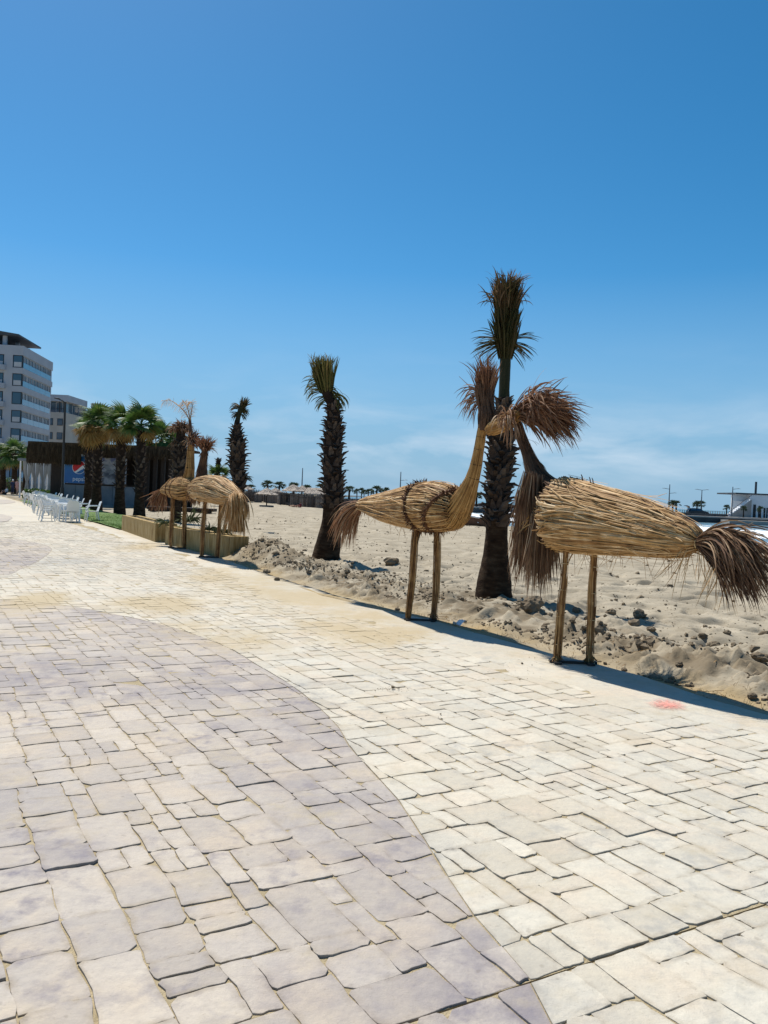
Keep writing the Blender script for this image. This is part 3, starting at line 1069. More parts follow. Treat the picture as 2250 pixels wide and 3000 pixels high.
def spray(mb, base, d, n, L, spread, w, droop=0.3, curl=.15, tint=(0, 1), seg=6, side=None, brad=.02, flat=1.0, mid=.0):
    """n leaf blades from about base, along d, opening by 'spread' radians, sagging with gravity."""
    d = Vector(d).normalized()
    a = d.orthogonal().normalized() if side is None else (Vector(side) - d * Vector(side).dot(d)).normalized()
    b = d.cross(a)
    for _ in range(n):
        th = rnd.uniform(0, 2 * math.pi)
        q = math.sqrt(rnd.random())
        off = (a * math.cos(th) + b * (math.sin(th) * flat)) * q
        p = Vector(base) + off * brad + d * rnd.uniform(-.02, .02)
        di = (d + off * math.tan(min(spread, 1.35))).normalized()
        ll = L * rnd.uniform(.6, 1.08)
        sg = ll / seg
        pts = [p.copy()]
        cv = Vector((rnd.gauss(0, 1), rnd.gauss(0, 1), rnd.gauss(0, 1))) * curl / seg
        dr = droop * rnd.uniform(.5, 1.5) / seg
        for i in range(seg):
            di = (di + Vector((0, 0, -dr)) * (i + 1) / 2 + cv - off * (mid / seg)).normalized()
            p = p + di * sg
            pts.append(p.copy())
        wid = [w * .55] + [w] * (seg - 2) + [w * .6, w * .12]
        sd_ = Vector((rnd.gauss(0, 1), rnd.gauss(0, 1), rnd.gauss(0, 1)))
        mb.ribbon(pts, wid, sd_, rnd.uniform(*tint))
def stragglers(mb, sp, n, L, rw, t=(.1, .9), tint=(.2, .9)):       # broken straws hanging from the belly
    for _ in range(n):
        p, tg = sp.at(rnd.uniform(*t), math.pi + rnd.uniform(-.7, .7), 0)
        p0 = sp.at(.5, 0)[0]
        d = Vector((rnd.gauss(0, .35), rnd.gauss(0, .3), -1)).normalized()
        if p.z > p0.z:
            continue
        ll = L * rnd.uniform(.3, 1)
        mb.tube([p - d * .02, p + d * ll * .5, p + d * ll + Vector((rnd.gauss(0, .02), 0, 0))], [rw, rw * .8, rw * .4], 3, rnd.uniform(*tint), cap=False)
def leg(name, pix, y, root, inv, knots, foot):
    sp = Spine([(x_, y_, r_ * (.84 + .1 * rnd.random())) for x_, y_, r_ in pix], y)
    b = MB()
    hull(b, sp, 10, 14, .85, tint=.0)
    reed_skin(b, sp, 40, .0058, (-.05, .7), (.3, .6), .007, .008, 5, 0, 1.0, tint=(0, .75))
    o = b.build(name, M['reed'], root, False, inv)
    for t in knots:
        b = MB()
        ring(b, sp, t, .0045, .003, 12)
        b.build('leg_tie', M['cord'] if foot else M['tie'], o, False)
    if foot:
        p = sp.pts[-1][0]
        b = MB()
        spray(b, p + Vector((0, 0, .07)), (0, 0, -1), 60, .1, .75, .006, 0, .3, brad=.02)
        b.build('foot_skirt', M['reed'], o, False)
    return o

def place(name, label, catg, group, base, px_top=None):
    root = thing(name, label, catg, base, 0, group)
    return root, root.matrix_basis.inverted()

# ------------------------------------------------------------------ reed birds
BIRDS = 'reed birds along the promenade edge'
# --- the bird in the middle
yB0 = gp(1232, 1820).y
yB = Upright(gp(1232, 1820), R(-30))
base = vp(1232, 1820, yB); base.z = 0.012
root, inv = place('reed_bird', 'tall reed bird with raised neck beside the thickest palm trunk', 'sculpture', BIRDS, base)
sp = Spine([(1052, 1480, 11), (1085, 1481, 25), (1131, 1486, 40), (1180, 1486, 53), (1218, 1485, 61), (1260, 1485, 67), (1294, 1485, 67), (1335, 1490, 53), (1358, 1496, 30)], yB)
b = MB()
hull_part(root, inv, sp)
reed_skin(b, sp, 820, .0078, (-.02, .55), (.3, .65), .020, .012, 6, tmax=.93)
reed_skin(b, sp, 50, .0048, (.05, .5), (.25, .5), .045, .03, 5, tmax=.93, tint=(.6, 1), tw_=.45)
stragglers(b, sp, 30, .22, .003)
body = b.build('body', M['reed'], root, False, inv)
for t, sl in ((.58, -.02), (.80, .09)):
    b = MB()
    ring(b, sp, t, .032, .012, 30, .2, sl)
    for j in range(330):
        a = rnd.uniform(0, 2 * math.pi)
        p, tg = sp.at(t + sl * math.cos(a), a, .022)
        c_ = sp.at(t, a, -.3)[0]
        spray(b, p, (p - c_).normalized() + tg * rnd.gauss(0, .9), 1, .075, .2, .007, 0, .3, (0, 1), 3)
    b.build('braided_band', M['band'], body)
nk = Spine([(1292, 1535, 18), (1325, 1511, 44), (1351, 1476, 37), (1371, 1437, 25), (1386, 1397, 17.5), (1397, 1350, 14), (1405, 1305, 12), (1412, 1262, 11.5), (1419, 1240, 14)], yB)
b = MB()
hull(b, nk, 18, 16, .95, tint=.4)
reed_skin(b, nk, 520, .0055, (-.02, .7), (.25, .6), .008, .003, 6)
neck = b.build('neck', M['reed_gold'], root, False, inv)
for t in (.50, .60, .72, .82, .91, .97):
    b = MB()
    ring(b, nk, t, .006, .006, 16)
    b.build('neck_tie', M['tie'], neck)
# head: a short golden cone towards the right
hd = Spine([(1432, 1262, 15), (1450, 1252, 20), (1480, 1238, 22), (1505, 1222, 18), (1522, 1210, 9)], yB, -.05)
b = MB()
hull(b, hd, 14, 10, .92, tint=.3)
reed_skin(b, hd, 170, .005, (-.02, .5), (.4, .7), .008, .01, 5)
head = b.build('head', M['reed_gold'], root, False, inv)
b = MB()
p = vp(1508, 1216, yB - .05)
for dx, dz, n_, L_, dr_, sp_ in ((1.0, .60, 190, .56, .95, .26), (1.0, .36, 230, .74, .75, .25), (1.0, .12, 190, .74, .35, .22), (.7, .8, 46, .46, .9, .3), (1, -.06, 110, .60, .2, .26)):
    spray(b, p + Vector((rnd.uniform(-.04, .06), 0, rnd.uniform(-.02, .03))), (dx, -.05, dz), n_, L_, sp_, .0075, dr_, .35, (0, .8), 7, brad=.05)
spray(b, vp(1490, 1228, yB - .1), yB.dir(.55, -.25, .25), 60, .38, .55, .007, 1.6, .3, (.55, 1), 7, brad=.06)
spray(b, vp(1560, 1180, yB - .05), yB.dir(.8, -.1, .15), 120, .4, .7, .007, .8, .4, (0, .8), 6, brad=.10)
b.build('bill_plume', M['rust_frond'], head)
# crest: dry fronds bound upright on the head
ck = Spine([(1425, 1262, 23), (1428, 1225, 27), (1424, 1190, 22), (1420, 1150, 27), (1420, 1125, 29)], yB + .03)
b = MB()
hull(b, ck, 14, 10, .9, tint=.1)
reed_skin(b, ck, 150, .0055, (0, .6), (.3, .6), .006, .01, 5, tint=(0, .5))
crest = b.build('crest', M['brown_frond'], root, False, inv)
b = MB()
spray(b, vp(1421, 1165, yB + .03), yB.dir(-.02, 0, 1), 260, .40, .20, .0065, .05, .18, (0, .65), 6, brad=.085)
spray(b, vp(1419, 1125, yB + .03), yB.dir(-.12, 0, 1), 60, .38, .30, .005, .1, .4, (0, .6), 6, brad=.05)
spray(b, vp(1400, 1150, yB), yB.dir(-1, -.1, .05), 34, .38, .55, .0055, 1.0, .25, (0, .9), 6, brad=.04, side=(0, 0, 1), flat=.5)
spray(b, vp(1405, 1175, yB), yB.dir(-.9, -.1, -.1), 26, .34, .5, .0055, 1.2, .3, (0, .9), 6, brad=.04, side=(0, 0, 1), flat=.5)
b.tube([vp(1400, 1150, yB), vp(1372, 1128, yB), vp(1345, 1103, yB)], [.006, .006, .003], 4, .1)
b.build('crest_plume', M['rust_frond'], crest)
# tail
b = MB()
p = vp(1058, 1478, yB)
spray(b, p, yB.dir(-1, -.1, -.12), 150, .85, .22, .006, .9, .14, (.15, 1), 7, brad=.05)
spray(b, p, yB.dir(-.9, -.05, -.45), 130, .80, .24, .006, .7, .16, (.1, 1), 7, brad=.05)
spray(b, p + Vector((.06, 0, 0)), yB.dir(-.15, 0, -1), 22, .22, .5, .004, .1, .3, (.3, 1), 5, brad=.05)
tail = b.build('tail', M['rust_frond'], root, False, inv)
b = MB()
ring(b, sp, .02, .007, .006, 16)
b.build('tail_tie', M['tie'], tail)
for k, pix in enumerate(([(1219, 1545, 10), (1214, 1600, 11), (1209, 1680, 10), (1202, 1750, 9.5), (1195, 1818, 9)], [(1280, 1548, 10), (1281, 1600, 11), (1280, 1680, 10), (1276, 1750, 9.5), (1271, 1812, 9)])):
    leg('leg', pix, yB0, root, inv, (), False)
    b = MB()
    q0, q1, q2 = vp(1240 if k == 0 else 1262, 1548, yB0), vp(1231 if k == 0 else 1272, 1562, yB0), vp(1222 if k == 0 else 1282, 1592, yB0)
    b.tube([q0, q1, q2], .009, 6, .4)
    b.build('leg_brace', M['black_steel'], root, False, inv)
b = MB()
spray(b, vp(1271, 1800, yB0), yB.dir(0, 0, -1), 70, .08, .7, .006, 0, .3, (0, .6), brad=.02)
b.build('foot_skirt', M['brown_frond'], root, False, inv)
b = MB()
b.box(-.21, .20, -.03, .03, .003, .022)
b.box(-.19, -.13, -.10, .07, .003, .018)
b.box(.12, .18, -.10, .07, .003, .018)
b.build('base_plate', M['black_steel'], root)

# --- the nearest bird, at the right
yC0 = gp(1678, 1946).y
yC = Upright(gp(1678, 1946), R(-30))
base = vp(1678, 1946, yC); base.z = .012
root, inv = place('reed_bird', 'nearest reed bird, plump body with dark tail fanning off to the side of the frame', 'sculpture', BIRDS, base)
sp = Spine([(1664, 1510, 101), (1690, 1514, 99), (1722, 1520, 95), (1797, 1532, 85), (1884, 1547, 73), (1956, 1565, 60), (2005, 1577, 46), (2030, 1583, 33), (2049, 1590, 13)], yC)
b = MB()
hull_part(root, inv, sp, 26, 18)
reed_skin(b, sp, 700, .0078, (-.02, .6), (.3, .65), .022, .016, 6, tmin=-.03, tmax=.99)
reed_skin(b, sp, 420, .0085, (-.07, .02), (.3, .6), .034, .004, 6, tmin=-.09, tmax=.99, tint=(.25, 1))
reed_skin(b, sp, 150, .0070, (.05, .6), (.2, .4), .045, .05, 5, tmax=.96, tint=(.5, 1))
reed_skin(b, sp, 60, .0048, (.0, .5), (.25, .5), .055, .03, 5, tmax=.97, tint=(.6, 1), tw_=.5)
reed_skin(b, sp, 36, .0062, (-.10, -.02), (.12, .3), .05, 0, 4, tmin=-.12, tint=(.3, 1))
stragglers(b, sp, 46, .28, .0028)
body = b.build('body', M['reed'], root, False, inv)
for t in (.12, .36, .58):
    b = MB()
    ring(b, sp, t, .0035, .012, 30)
    b.build('body_tie', M['tie'], body)
b = MB()                                                          # dark cut ends standing up at the shoulder
for _ in range(260):
    a = rnd.gauss(0, .75)
    p, tg = sp.at(rnd.uniform(.0, .14), a, .01)
    q = sp.at(.2, a, -.4)[0]
    o_ = (p - q).normalized()
    d = (-tg * 1.0 + o_ * rnd.uniform(.1, .55)).normalized()
    b.tube([p + tg * .05, p + d * .02, p + d * rnd.uniform(.05, .11)], [.006, .007, .005], 4, rnd.random())
for _ in range(4):
    p, tg = sp.at(rnd.uniform(.15, .3), 0, 0)
    b.tube([p, p + Vector((-.01, 0, .07)), p + Vector((-.02, 0, .09))], [.006, .005, .003], 4, .2)
b.build('cut_ends', M['brown_frond'], body)['kind'] = 'stuff'
b = MB()                                                          # a loose cord tied round the belly
c0, c1_ = sp.at(.46, 1.25, .012)[0], sp.at(.36, 2.5, .012)[0]
c0, c1_ = [min((sp.at(t, a, .012)[0] for a in (s_ * a_ for s_ in (1, -1))), key=lambda q: q.y) for t, a_ in ((.46, 1.35), (.34, 2.4))]
b.tube([c0, c0.lerp(c1_, .5) + Vector((0, -.02, 0)), c1_], .004, 5)
b.build('loose_cord', M['cord'], body)
# neck of dark bound fronds reaching up and back to the other bird's bill
br = Spine([(1690, 1525, 92), (1650, 1512, 76), (1618, 1500, 60), (1592, 1488, 40)], yC)
b = MB()
hull(b, br, 16, 8, .93, tint=.2)
reed_skin(b, br, 220, .007, (-.05, .4), (.4, .7), .02, .02, 5)
b.build('breast', M['reed_gold'], root, False, inv)
nk = Spine([(1655, 1455, 40), (1615, 1432, 30), (1583, 1405, 27), (1562, 1370, 22), (1545, 1325, 15), (1530, 1285, 13), (1518, 1248, 11), (1510, 1225, 9)], yC + .1)
b = MB()
hull(b, nk, 14, 16, .95, tint=.2)
reed_skin(b, nk, 260, .006, (0, .7), (.25, .6), .006, .012, 5, tint=(0, .6))
spray(b, vp(1555, 1345, nk.pts[3][0].y), yC.dir(.6, 0, -.5), 20, .3, .5, .006, .9, .2, (0, .4), 6, brad=.03)
spray(b, vp(1535, 1290, nk.pts[4][0].y), yC.dir(.6, 0, -.3), 10, .25, .5, .005, .9, .3, (0, .4), 6, brad=.03)
neck = b.build('neck', M['brown_frond'], root, False, inv)
b = MB()
yN = nk.pts[2][0].y
for px, py, n_, L_, s_ in ((1552, 1385, 110, .62, .16), (1575, 1395, 90, .55, .16), (1535, 1440, 130, .80, .15), (1560, 1440, 150, .95, .15), (1590, 1455, 150, .90, .15), (1612, 1480, 130, .75, .14), (1548, 1480, 130, .85, .12), (1575, 1500, 140, .90, .12), (1600, 1520, 110, .70, .12)):
    spray(b, vp(px, py, yN + rnd.uniform(-.35, .15)), (rnd.uniform(-.12, .05), 0, -1), n_, L_ * .95, s_, .0055, .2, .10, (.05, .95), 7, brad=.075)
b.build('hanging_frond', M['brown_frond'], neck)
b = MB()
spray(b, vp(1620, 1520, yC - .02), yC.dir(-.8, -.2, -.25), 130, .30, .4, .006, .8, .2, (.2, .9), 6, brad=.15)
b.build('breast_fringe', M['reed_gold'], root, False, inv)
# tail
b = MB()
p = vp(2048, 1590, yC)
spray(b, p, yC.dir(1, -.25, .40), 200, .80, .18, .006, .75, .10, (.2, 1), 8, brad=.04)
spray(b, p, yC.dir(1, -.15, .20), 240, .82, .20, .006, .6, .12, (0, .8), 8, brad=.05)
spray(b, p, yC.dir(1, -.05, -.10), 260, .76, .22, .006, .5, .12, (0, .6), 8, brad=.05)
spray(b, p, yC.dir(.9, -.05, -.36), 110, .64, .2, .0055, .4, .14, (0, .6), 8, brad=.05)
tail = b.build('tail', M['brown_frond'], root, False, inv)
b = MB()
spray(b, vp(2040, 1600, yC), yC.dir(.05, -.1, -1), 20, .45, .45, .003, .1, .3, (.4, 1), 6, brad=.1)
spray(b, vp(2110, 1650, yC), yC.dir(-.1, -.1, -1), 26, .42, .35, .003, .1, .3, (.4, 1), 6, brad=.1)
b.tube([vp(2165, 1555, yC), vp(2190, 1540, yC), vp(2206, 1531, yC)], [.003, .003, .002], 4, .9)
b.build('loose_straw', M['reed'], tail)['kind'] = 'stuff'
b = MB()
ring(b, sp, .985, .008, .008, 16)
ring(b, sp, .995, .007, .008, 16)
b.build('tail_tie', M['cord'], tail)
leg('leg', [(1660, 1600, 12), (1656, 1640, 11), (1652, 1700, 10), (1644, 1770, 11.5), (1640, 1830, 10), (1634, 1900, 10.5), (1631, 1944, 9)], yC0, root, inv, (.2, .4, .6, .8), True)
leg('leg', [(1743, 1606, 12), (1741, 1650, 11), (1736, 1710, 10), (1734, 1780, 11.5), (1731, 1840, 10), (1728, 1905, 10.5), (1726, 1944, 9)], yC0, root, inv, (.2, .4, .6, .8), True)
for (ax, ay), (bx, by), (cx_, cy_) in (((1684, 1612), (1672, 1632), (1662, 1655)), ((1722, 1612), (1730, 1630), (1738, 1660))):
    b = MB()
    b.tube([vp(ax, ay, yC0), vp(bx, by, yC0), vp(cx_, cy_, yC0)], .006, 6, .4)
    b.build('leg_brace', M['reed'], root, False, inv)
b = MB()
b.box(-.23, .23, -.035, .035, .003, .026)
b.box(-.20, -.13, -.12, .09, .003, .020)
b.box(.12, .19, -.12, .09, .003, .020)
b.build('base_plate', M['black_steel'], root)

# --- far pair by the planters: the upright one
yA0 = gp(520, 1608).y
yA = Upright(gp(520, 1608), R(-36))
base = vp(521, 1608, yA); base.z = .012
root, inv = place('reed_bird', 'reed bird with raised neck and pale plume standing in front of the split planters', 'sculpture', BIRDS, base)
sp = Spine([(474, 1438, 6), (490, 1434, 15), (510, 1432, 26), (532, 1431, 31), (556, 1431, 30), (576, 1430, 17)], yA)
b = MB()
hull_part(root, inv, sp)
reed_skin(b, sp, 420, .010, (-.02, .55), (.3, .65), .018, .02, 5, tmax=.95)
body = b.build('body', M['reed_gold'], root, False, inv)
for t, sl in ((.42, .04), (.56, .04)):
    b = MB()
    ring(b, sp, t, .030, .008, 26, .2, sl)
    b.build('braided_band', M['band'], body)
nk = Spine([(535, 1444, 18), (547, 1425, 23), (553, 1398, 15), (557, 1370, 12), (558, 1340, 9.5), (559, 1312, 8.5), (560, 1292, 8)], yA)
b = MB()
hull(b, nk, 14, 14, .95, tint=.4)
reed_skin(b, nk, 240, .008, (-.02, .7), (.25, .6), .010, .006, 5)
neck = b.build('neck', M['reed_gold'], root, False, inv)
for t in (.5, .64, .78, .9):
    b = MB()
    ring(b, nk, t, .009, .006, 14)
    b.build('neck_tie', M['tie'], neck)
b = MB()
p = vp(560, 1298, yA)
spray(b, p, yA.dir(1, 0, .5), 120, .42, .4, .012, .8, .3, (0, .8), 6, brad=.05)
spray(b, p, yA.dir(.3, 0, 1), 50, .4, .4, .010, .6, .3, (0, .8), 6, brad=.05)
spray(b, p, yA.dir(-1, -.2, .2), 14, .3, .4, .010, .9, .3, (.8, 1), 6, brad=.03)
b.build('bill_plume', M['rust_frond'], root, False, inv)
b = MB()
b.tube([vp(560, 1300, yA), vp(558, 1262, yA), vp(556, 1228, yA)], [.05, .045, .035], 8, .3)
crest = b.build('crest', M['brown_frond'], root, False, inv)
b = MB()                                                          # two dry feather fronds
for pix in ([(557, 1235), (545, 1212), (530, 1195), (512, 1180), (495, 1172), (480, 1174)], [(557, 1235), (560, 1210), (563, 1192), (561, 1180), (553, 1178)], [(557, 1235), (552, 1205), (544, 1185), (536, 1176)]):
    q = [(vp(x, y, yA), .012) for x, y in pix]
    prev = None
    line = [cat(q, i / 22)[0] for i in range(23)]
    b.tube(line, [.016 - .012 * i / 22 for i in range(23)], 5, .3)
    for i in range(3, 23):
        tg = (line[i] - line[i - 1]).normalized()
        for s_ in (-1, 1):
            for _ in range(2):
                sdv = tg.cross(Vector((0, 1, 0))) * s_
                d = (tg * rnd.uniform(.6, 1.1) + sdv * rnd.uniform(.5, 1.0) + Vector((0, rnd.gauss(0, .3), -.35))).normalized()
                L_ = rnd.uniform(.12, .24)
                m_ = line[i] + d * L_ * .5
                b.ribbon([line[i].copy(), m_, line[i] + d * L_ + Vector((0, 0, -.05))], [.008, .010, .002], Vector((0, 1, 0)), rnd.random())
b.build('feather_plume', M['plume'], crest)
b = MB()
p = vp(476, 1440, yA)
spray(b, p, yA.dir(-.75, -.1, -.75), 190, .62, .38, .010, .5, .2, (0, .9), 6, brad=.10)
spray(b, p, yA.dir(-1, -.1, -.3), 80, .45, .4, .010, .8, .25, (0, .9), 6, brad=.08)
b.build('tail', M['rust_frond'], root, False, inv)
leg('leg', [(506, 1458, 7), (504, 1510, 6.5), (502, 1560, 6), (500, 1607, 5.5)], yA0, root, inv, (), False)
leg('leg', [(541, 1460, 7), (541, 1510, 6.5), (540, 1560, 6), (539, 1605, 5.5)], yA0, root, inv, (), False)
b = MB()
b.box(-.24, .22, -.04, .04, .003, .03)
b.build('base_plate', M['black_steel'], root)

# --- far pair: the one with its shaggy tail hanging
yD0 = gp(613, 1635).y
yD = Upright(gp(613, 1635), R(-36))
base = vp(613, 1635, yD); base.z = .012
root, inv = place('reed_bird', 'reed bird with short dark neck and shaggy straw tail hanging by the sand bank', 'sculpture', BIRDS, base)
sp = Spine([(572, 1436, 24), (588, 1433, 33), (615, 1432, 37), (645, 1437, 37), (670, 1447, 29), (692, 1456, 17), (706, 1463, 9)], yD, -.25)
b = MB()
hull_part(root, inv, sp)
reed_skin(b, sp, 620, .009, (-.06, .6), (.3, .6), .022, .03, 5, tmax=1.0, tint=(.2, 1))
stragglers(b, sp, 30, .3, .004)
body = b.build('body', M['reed'], root, False, inv)
b = MB()
for _ in range(40):
    a = rnd.gauss(math.pi * .9, 1.2)
    p, tg = sp.at(rnd.uniform(-.02, .10), a, .01)
    spray(b, p, -tg + Vector((0, 0, -.6)), 3, .22, .5, .008, .8, .2, (0, .7), 5)
b.build('breast_fringe', M['brown_frond'], body)
nk = Spine([(588, 1410, 20), (591, 1388, 16), (593, 1370, 12), (596, 1350, 9), (599, 1330, 8), (601, 1312, 8)], yD + .3)
b = MB()
hull(b, nk, 12, 12, .95, tint=.15)
reed_skin(b, nk, 130, .009, (0, .7), (.25, .6), .01, .02, 5, tint=(0, .5))
neck = b.build('neck', M['brown_frond'], root, False, inv)
b = MB()
p = vp(600, 1322, yD + .3)
spray(b, p, yD.dir(-.1, 0, 1), 140, .40, .5, .010, .3, .3, (0, .6), 6, brad=.06)
spray(b, p, yD.dir(.4, 0, .8), 90, .38, .5, .010, .7, .3, (0, .6), 6, brad=.06)
spray(b, p, yD.dir(-.3, 0, -.7), 40, .24, .4, .010, .4, .3, (0, .5), 5, brad=.06)
b.build('head_tuft', M['rust_frond'], neck)
b = MB()
p = vp(698, 1459, sp.pts[-1][0].y)
spray(b, p + Vector((-.06, 0, .05)), yD.dir(.75, -.15, -.25), 150, .75, .32, .010, 1.5, .12, (.3, 1), 8, brad=.12)
spray(b, p + Vector((-.08, 0, -.05)), yD.dir(.35, -.1, -.9), 170, .78, .26, .009, .4, .15, (.2, 1), 7, brad=.12)
spray(b, p + Vector((-.16, 0, -.05)), yD.dir(.0, -.1, -1), 60, .5, .3, .008, .3, .2, (.2, 1), 6, brad=.12)
b.build('tail', M['reed'], root, False, inv)
leg('leg', [(601, 1465, 8), (598, 1520, 7.5), (594, 1580, 7), (590, 1636, 6.5)], yD0, root, inv, (), False)
leg('leg', [(648, 1470, 8), (644, 1520, 7.5), (640, 1580, 7), (636, 1633, 6.5)], yD0, root, inv, (), False)
b = MB()
b.box(-.23, .22, -.05, .05, .003, .032)
b.build('base_plate', M['black_steel'], root)

# ------------------------------------------------------------------ palms on the sand
def boot_mesh(name, material, L=.16, w=.05):
    b = MB()
    k = 4
    for i in range(k + 1):
        pass
    ring_ = lambda f, ww, th, z, out: [(-ww, out - th, z), (ww, out - th, z), (ww * .8, out + th, z), (-ww * .8, out + th, z)]
    rows = [ring_(0, w * 1.25, .016, -L * .55, .0), ring_(0, w * 1.05, .018, -L * .1, .022), ring_(0, w * .6, .014, L * .25, .055), ring_(0, w * .34, .008, L * .5, .105)]
    vs2 = [v for r_ in rows for v in r_]
    fs2 = [(3, 2, 1, 0)]
    for i in range(len(rows) - 1):
        for j in range(4):
            j2 = (j + 1) % 4
            fs2.append((i * 4 + j, i * 4 + j2, i * 4 + 4 + j2, i * 4 + 4 + j))
    o = (len(rows) - 1) * 4
    fs2.append((o, o + 1, o + 2, o + 3))
    b.add(vs2, fs2, rnd.random())
    return b
BOOTS = []
for i in range(5):
    b = boot_mesh('leaf_stub', None, rnd.uniform(.14, .2), rnd.uniform(.05, .065))
    me = bpy.data.meshes.new('leaf_stub')
    me.from_pydata([(x + rnd.gauss(0, .004), y + rnd.gauss(0, .004), z + rnd.gauss(0, .006)) for x, y, z in b.v], [], b.f)
    at = me.attributes.new('tint', 'FLOAT', 'POINT')
    at.data.foreach_set('value', [rnd.uniform(0, 1)] * len(me.vertices))
    me.materials.append(M['boot'])
    me.update()
    BOOTS.append(me)
def trunk_boots(sp, root, inv, t0, t1, n, scale, out=(.2, .9)):
    ga = math.pi * (3 - math.sqrt(5))
    for i in range(n):
        t = t0 + (t1 - t0) * (i + .5) / n
        a = i * ga + rnd.gauss(0, .12)
        p, tg = sp.at(t, a, -.012)
        c_ = cat(sp.pts, t)[0]
        o_ = (p - c_).normalized()
        z_ = tg
        lean = rnd.uniform(*out) if rnd.random() < .5 else rnd.uniform(-.05, .3)
        z2 = (z_ + o_ * lean).normalized()
        x_ = z2.cross(o_).normalized() * -1
        y_ = z2.cross(x_) * -1
        y_ = y_ if y_.dot(o_) > 0 else -y_
        x_ = y_.cross(z2)
        m_ = Matrix((x_, y_, z2)).transposed().to_4x4()
        m_.translation = p
        s_ = scale * rnd.uniform(.75, 1.25)
        link('leaf_stub', BOOTS[i % 5], root, inv @ m_ @ Matrix.Diagonal((s_, s_ * rnd.uniform(.8, 1.3), s_, 1)))
def trunk(sp, root, inv, material='bark', n=20, k=34, rough=.03, t0=0, t1=1, name='trunk'):
    b = MB()
    vs2, fs2 = [], []
    for i in range(k + 1):
        t = t0 + (t1 - t0) * i / k
        for j in range(n):
            a = 2 * math.pi * j / n
            vs2.append(sp.at(t, a, 0, 1 + rough * (rnd.random() - .5) * 2)[0])
    for i in range(k):
        for j in range(n):
            j2 = (j + 1) % n
            fs2.append((i * n + j, i * n + j2, (i + 1) * n + j2, (i + 1) * n + j))
    fs2.append(tuple(k * n + j for j in range(n)))
    b.add(vs2, fs2, .5)
    return b.build(name, M[material], root, True, inv)
def palm_root(name, label, px, py, group, y=None):
    y = y or gp(px, py).y
    base = vp(px, py, y)
    base.z = beach_at(base) - .03
    return (*place(name, label, 'palm tree', group, base), y)
BEACHP = 'tied palms planted in the sand'
# the tall one behind the middle bird
root, inv, y1 = palm_root('palm_tree', 'tallest palm, thick dark trunk between the two nearest reed birds', 1446, 1757, BEACHP)
sp = Spine([(1444, 1775, 57), (1446, 1740, 54), (1449, 1690, 48), (1452, 1630, 38), (1455, 1560, 32), (1458, 1480, 31), (1462, 1400, 31), (1468, 1320, 30), (1472, 1260, 25), (1475, 1200, 20), (1477, 1150, 16), (1479, 1100, 16), (1481, 1040, 16), (1482, 960, 15)], y1)
trunk(sp, root, inv, 'bark_base', 24, 26, .02, 0, .36, 'trunk_base')
trunk(sp, root, inv, 'bark', 20, 40, .05, .34, .745, 'trunk')
trunk(sp, root, inv, 'green_stem', 14, 16, .02, .73, 1, 'green_stem')
trunk_boots(sp, root, inv, .335, .64, 190, 1.0, (.3, 1.5))
trunk_boots(sp, root, inv, .64, .745, 34, .75)
def tuft(root, inv, pts, name='frond'):
    for base_, d, n_, L_, s_, w_, dr_, cu_, ti, mt, br in pts:
        b = MB()
        spray(b, base_, d, n_, L_, s_, w_, dr_, cu_, ti, 7, brad=br)
        b.build(name, M[mt], root, False, inv)
P = lambda x, y: vp(x, y, y1)
tf = []
for i in range(9):                                               # tied top fan
    a = 2 * math.pi * i / 9
    o_ = Vector((math.cos(a), math.sin(a), 0))
    tf.append((P(1480, 945) + o_ * .085, Vector((0.02, 0, 1)) + o_ * .075, 46, .70, .11, .010, -.05, .10, (0, .9), 'tuft', .06))
for dx in (-1, 1):
    tf.append((P(1480 + dx * 20, 880), Vector((dx * .5, 0, .75)), 26, .34, .5, .007, 1.1, .4, (.2, 1), 'tuft', .08))
tf.append((P(1480, 850), Vector((0, 0, 1)), 80, .36, .42, .008, .35, .45, (.45, 1), 'tuft', .17))
for i in range(7):                                               # lower fan
    a = 2 * math.pi * i / 7
    o_ = Vector((math.cos(a), math.sin(a), 0))
    tf.append((P(1480, 1050) + o_ * .06, Vector((0, 0, 1)) + o_ * .12, 40, .62, .12, .012, 0, .10, (0, .6), 'tuft', .05))
for i in range(7):                                               # blades bound round the stem between the two fans
    a = 2 * math.pi * i / 7 + .4
    o_ = Vector((math.cos(a), math.sin(a), 0))
    tf.append((P(1480, 1000) + o_ * .09, Vector((0, 0, 1)) + o_ * .16, 30, .52, .16, .011, .05, .2, (0, .6), 'tuft', .05))
    tf.append((P(1480, 905) + o_ * .14, Vector((0, 0, 1)) + o_ * .16, 20, .46, .2, .009, .25, .35, (.2, 1), 'tuft', .05))
for dx, n_ in ((-1, 34), (1, 18)):
    tf.append((P(1480 + dx * 12, 1000), Vector((dx, -.15, .10)), n_, .50, .62, .008, .35, .12, (0, .6), 'tuft', .05))
    tf.append((P(1480 + dx * 14, 1015), Vector((dx, .1, -.35)), 16, .42, .5, .008, .3, .15, (0, .5), 'tuft', .05))
tuft(root, inv, tf)
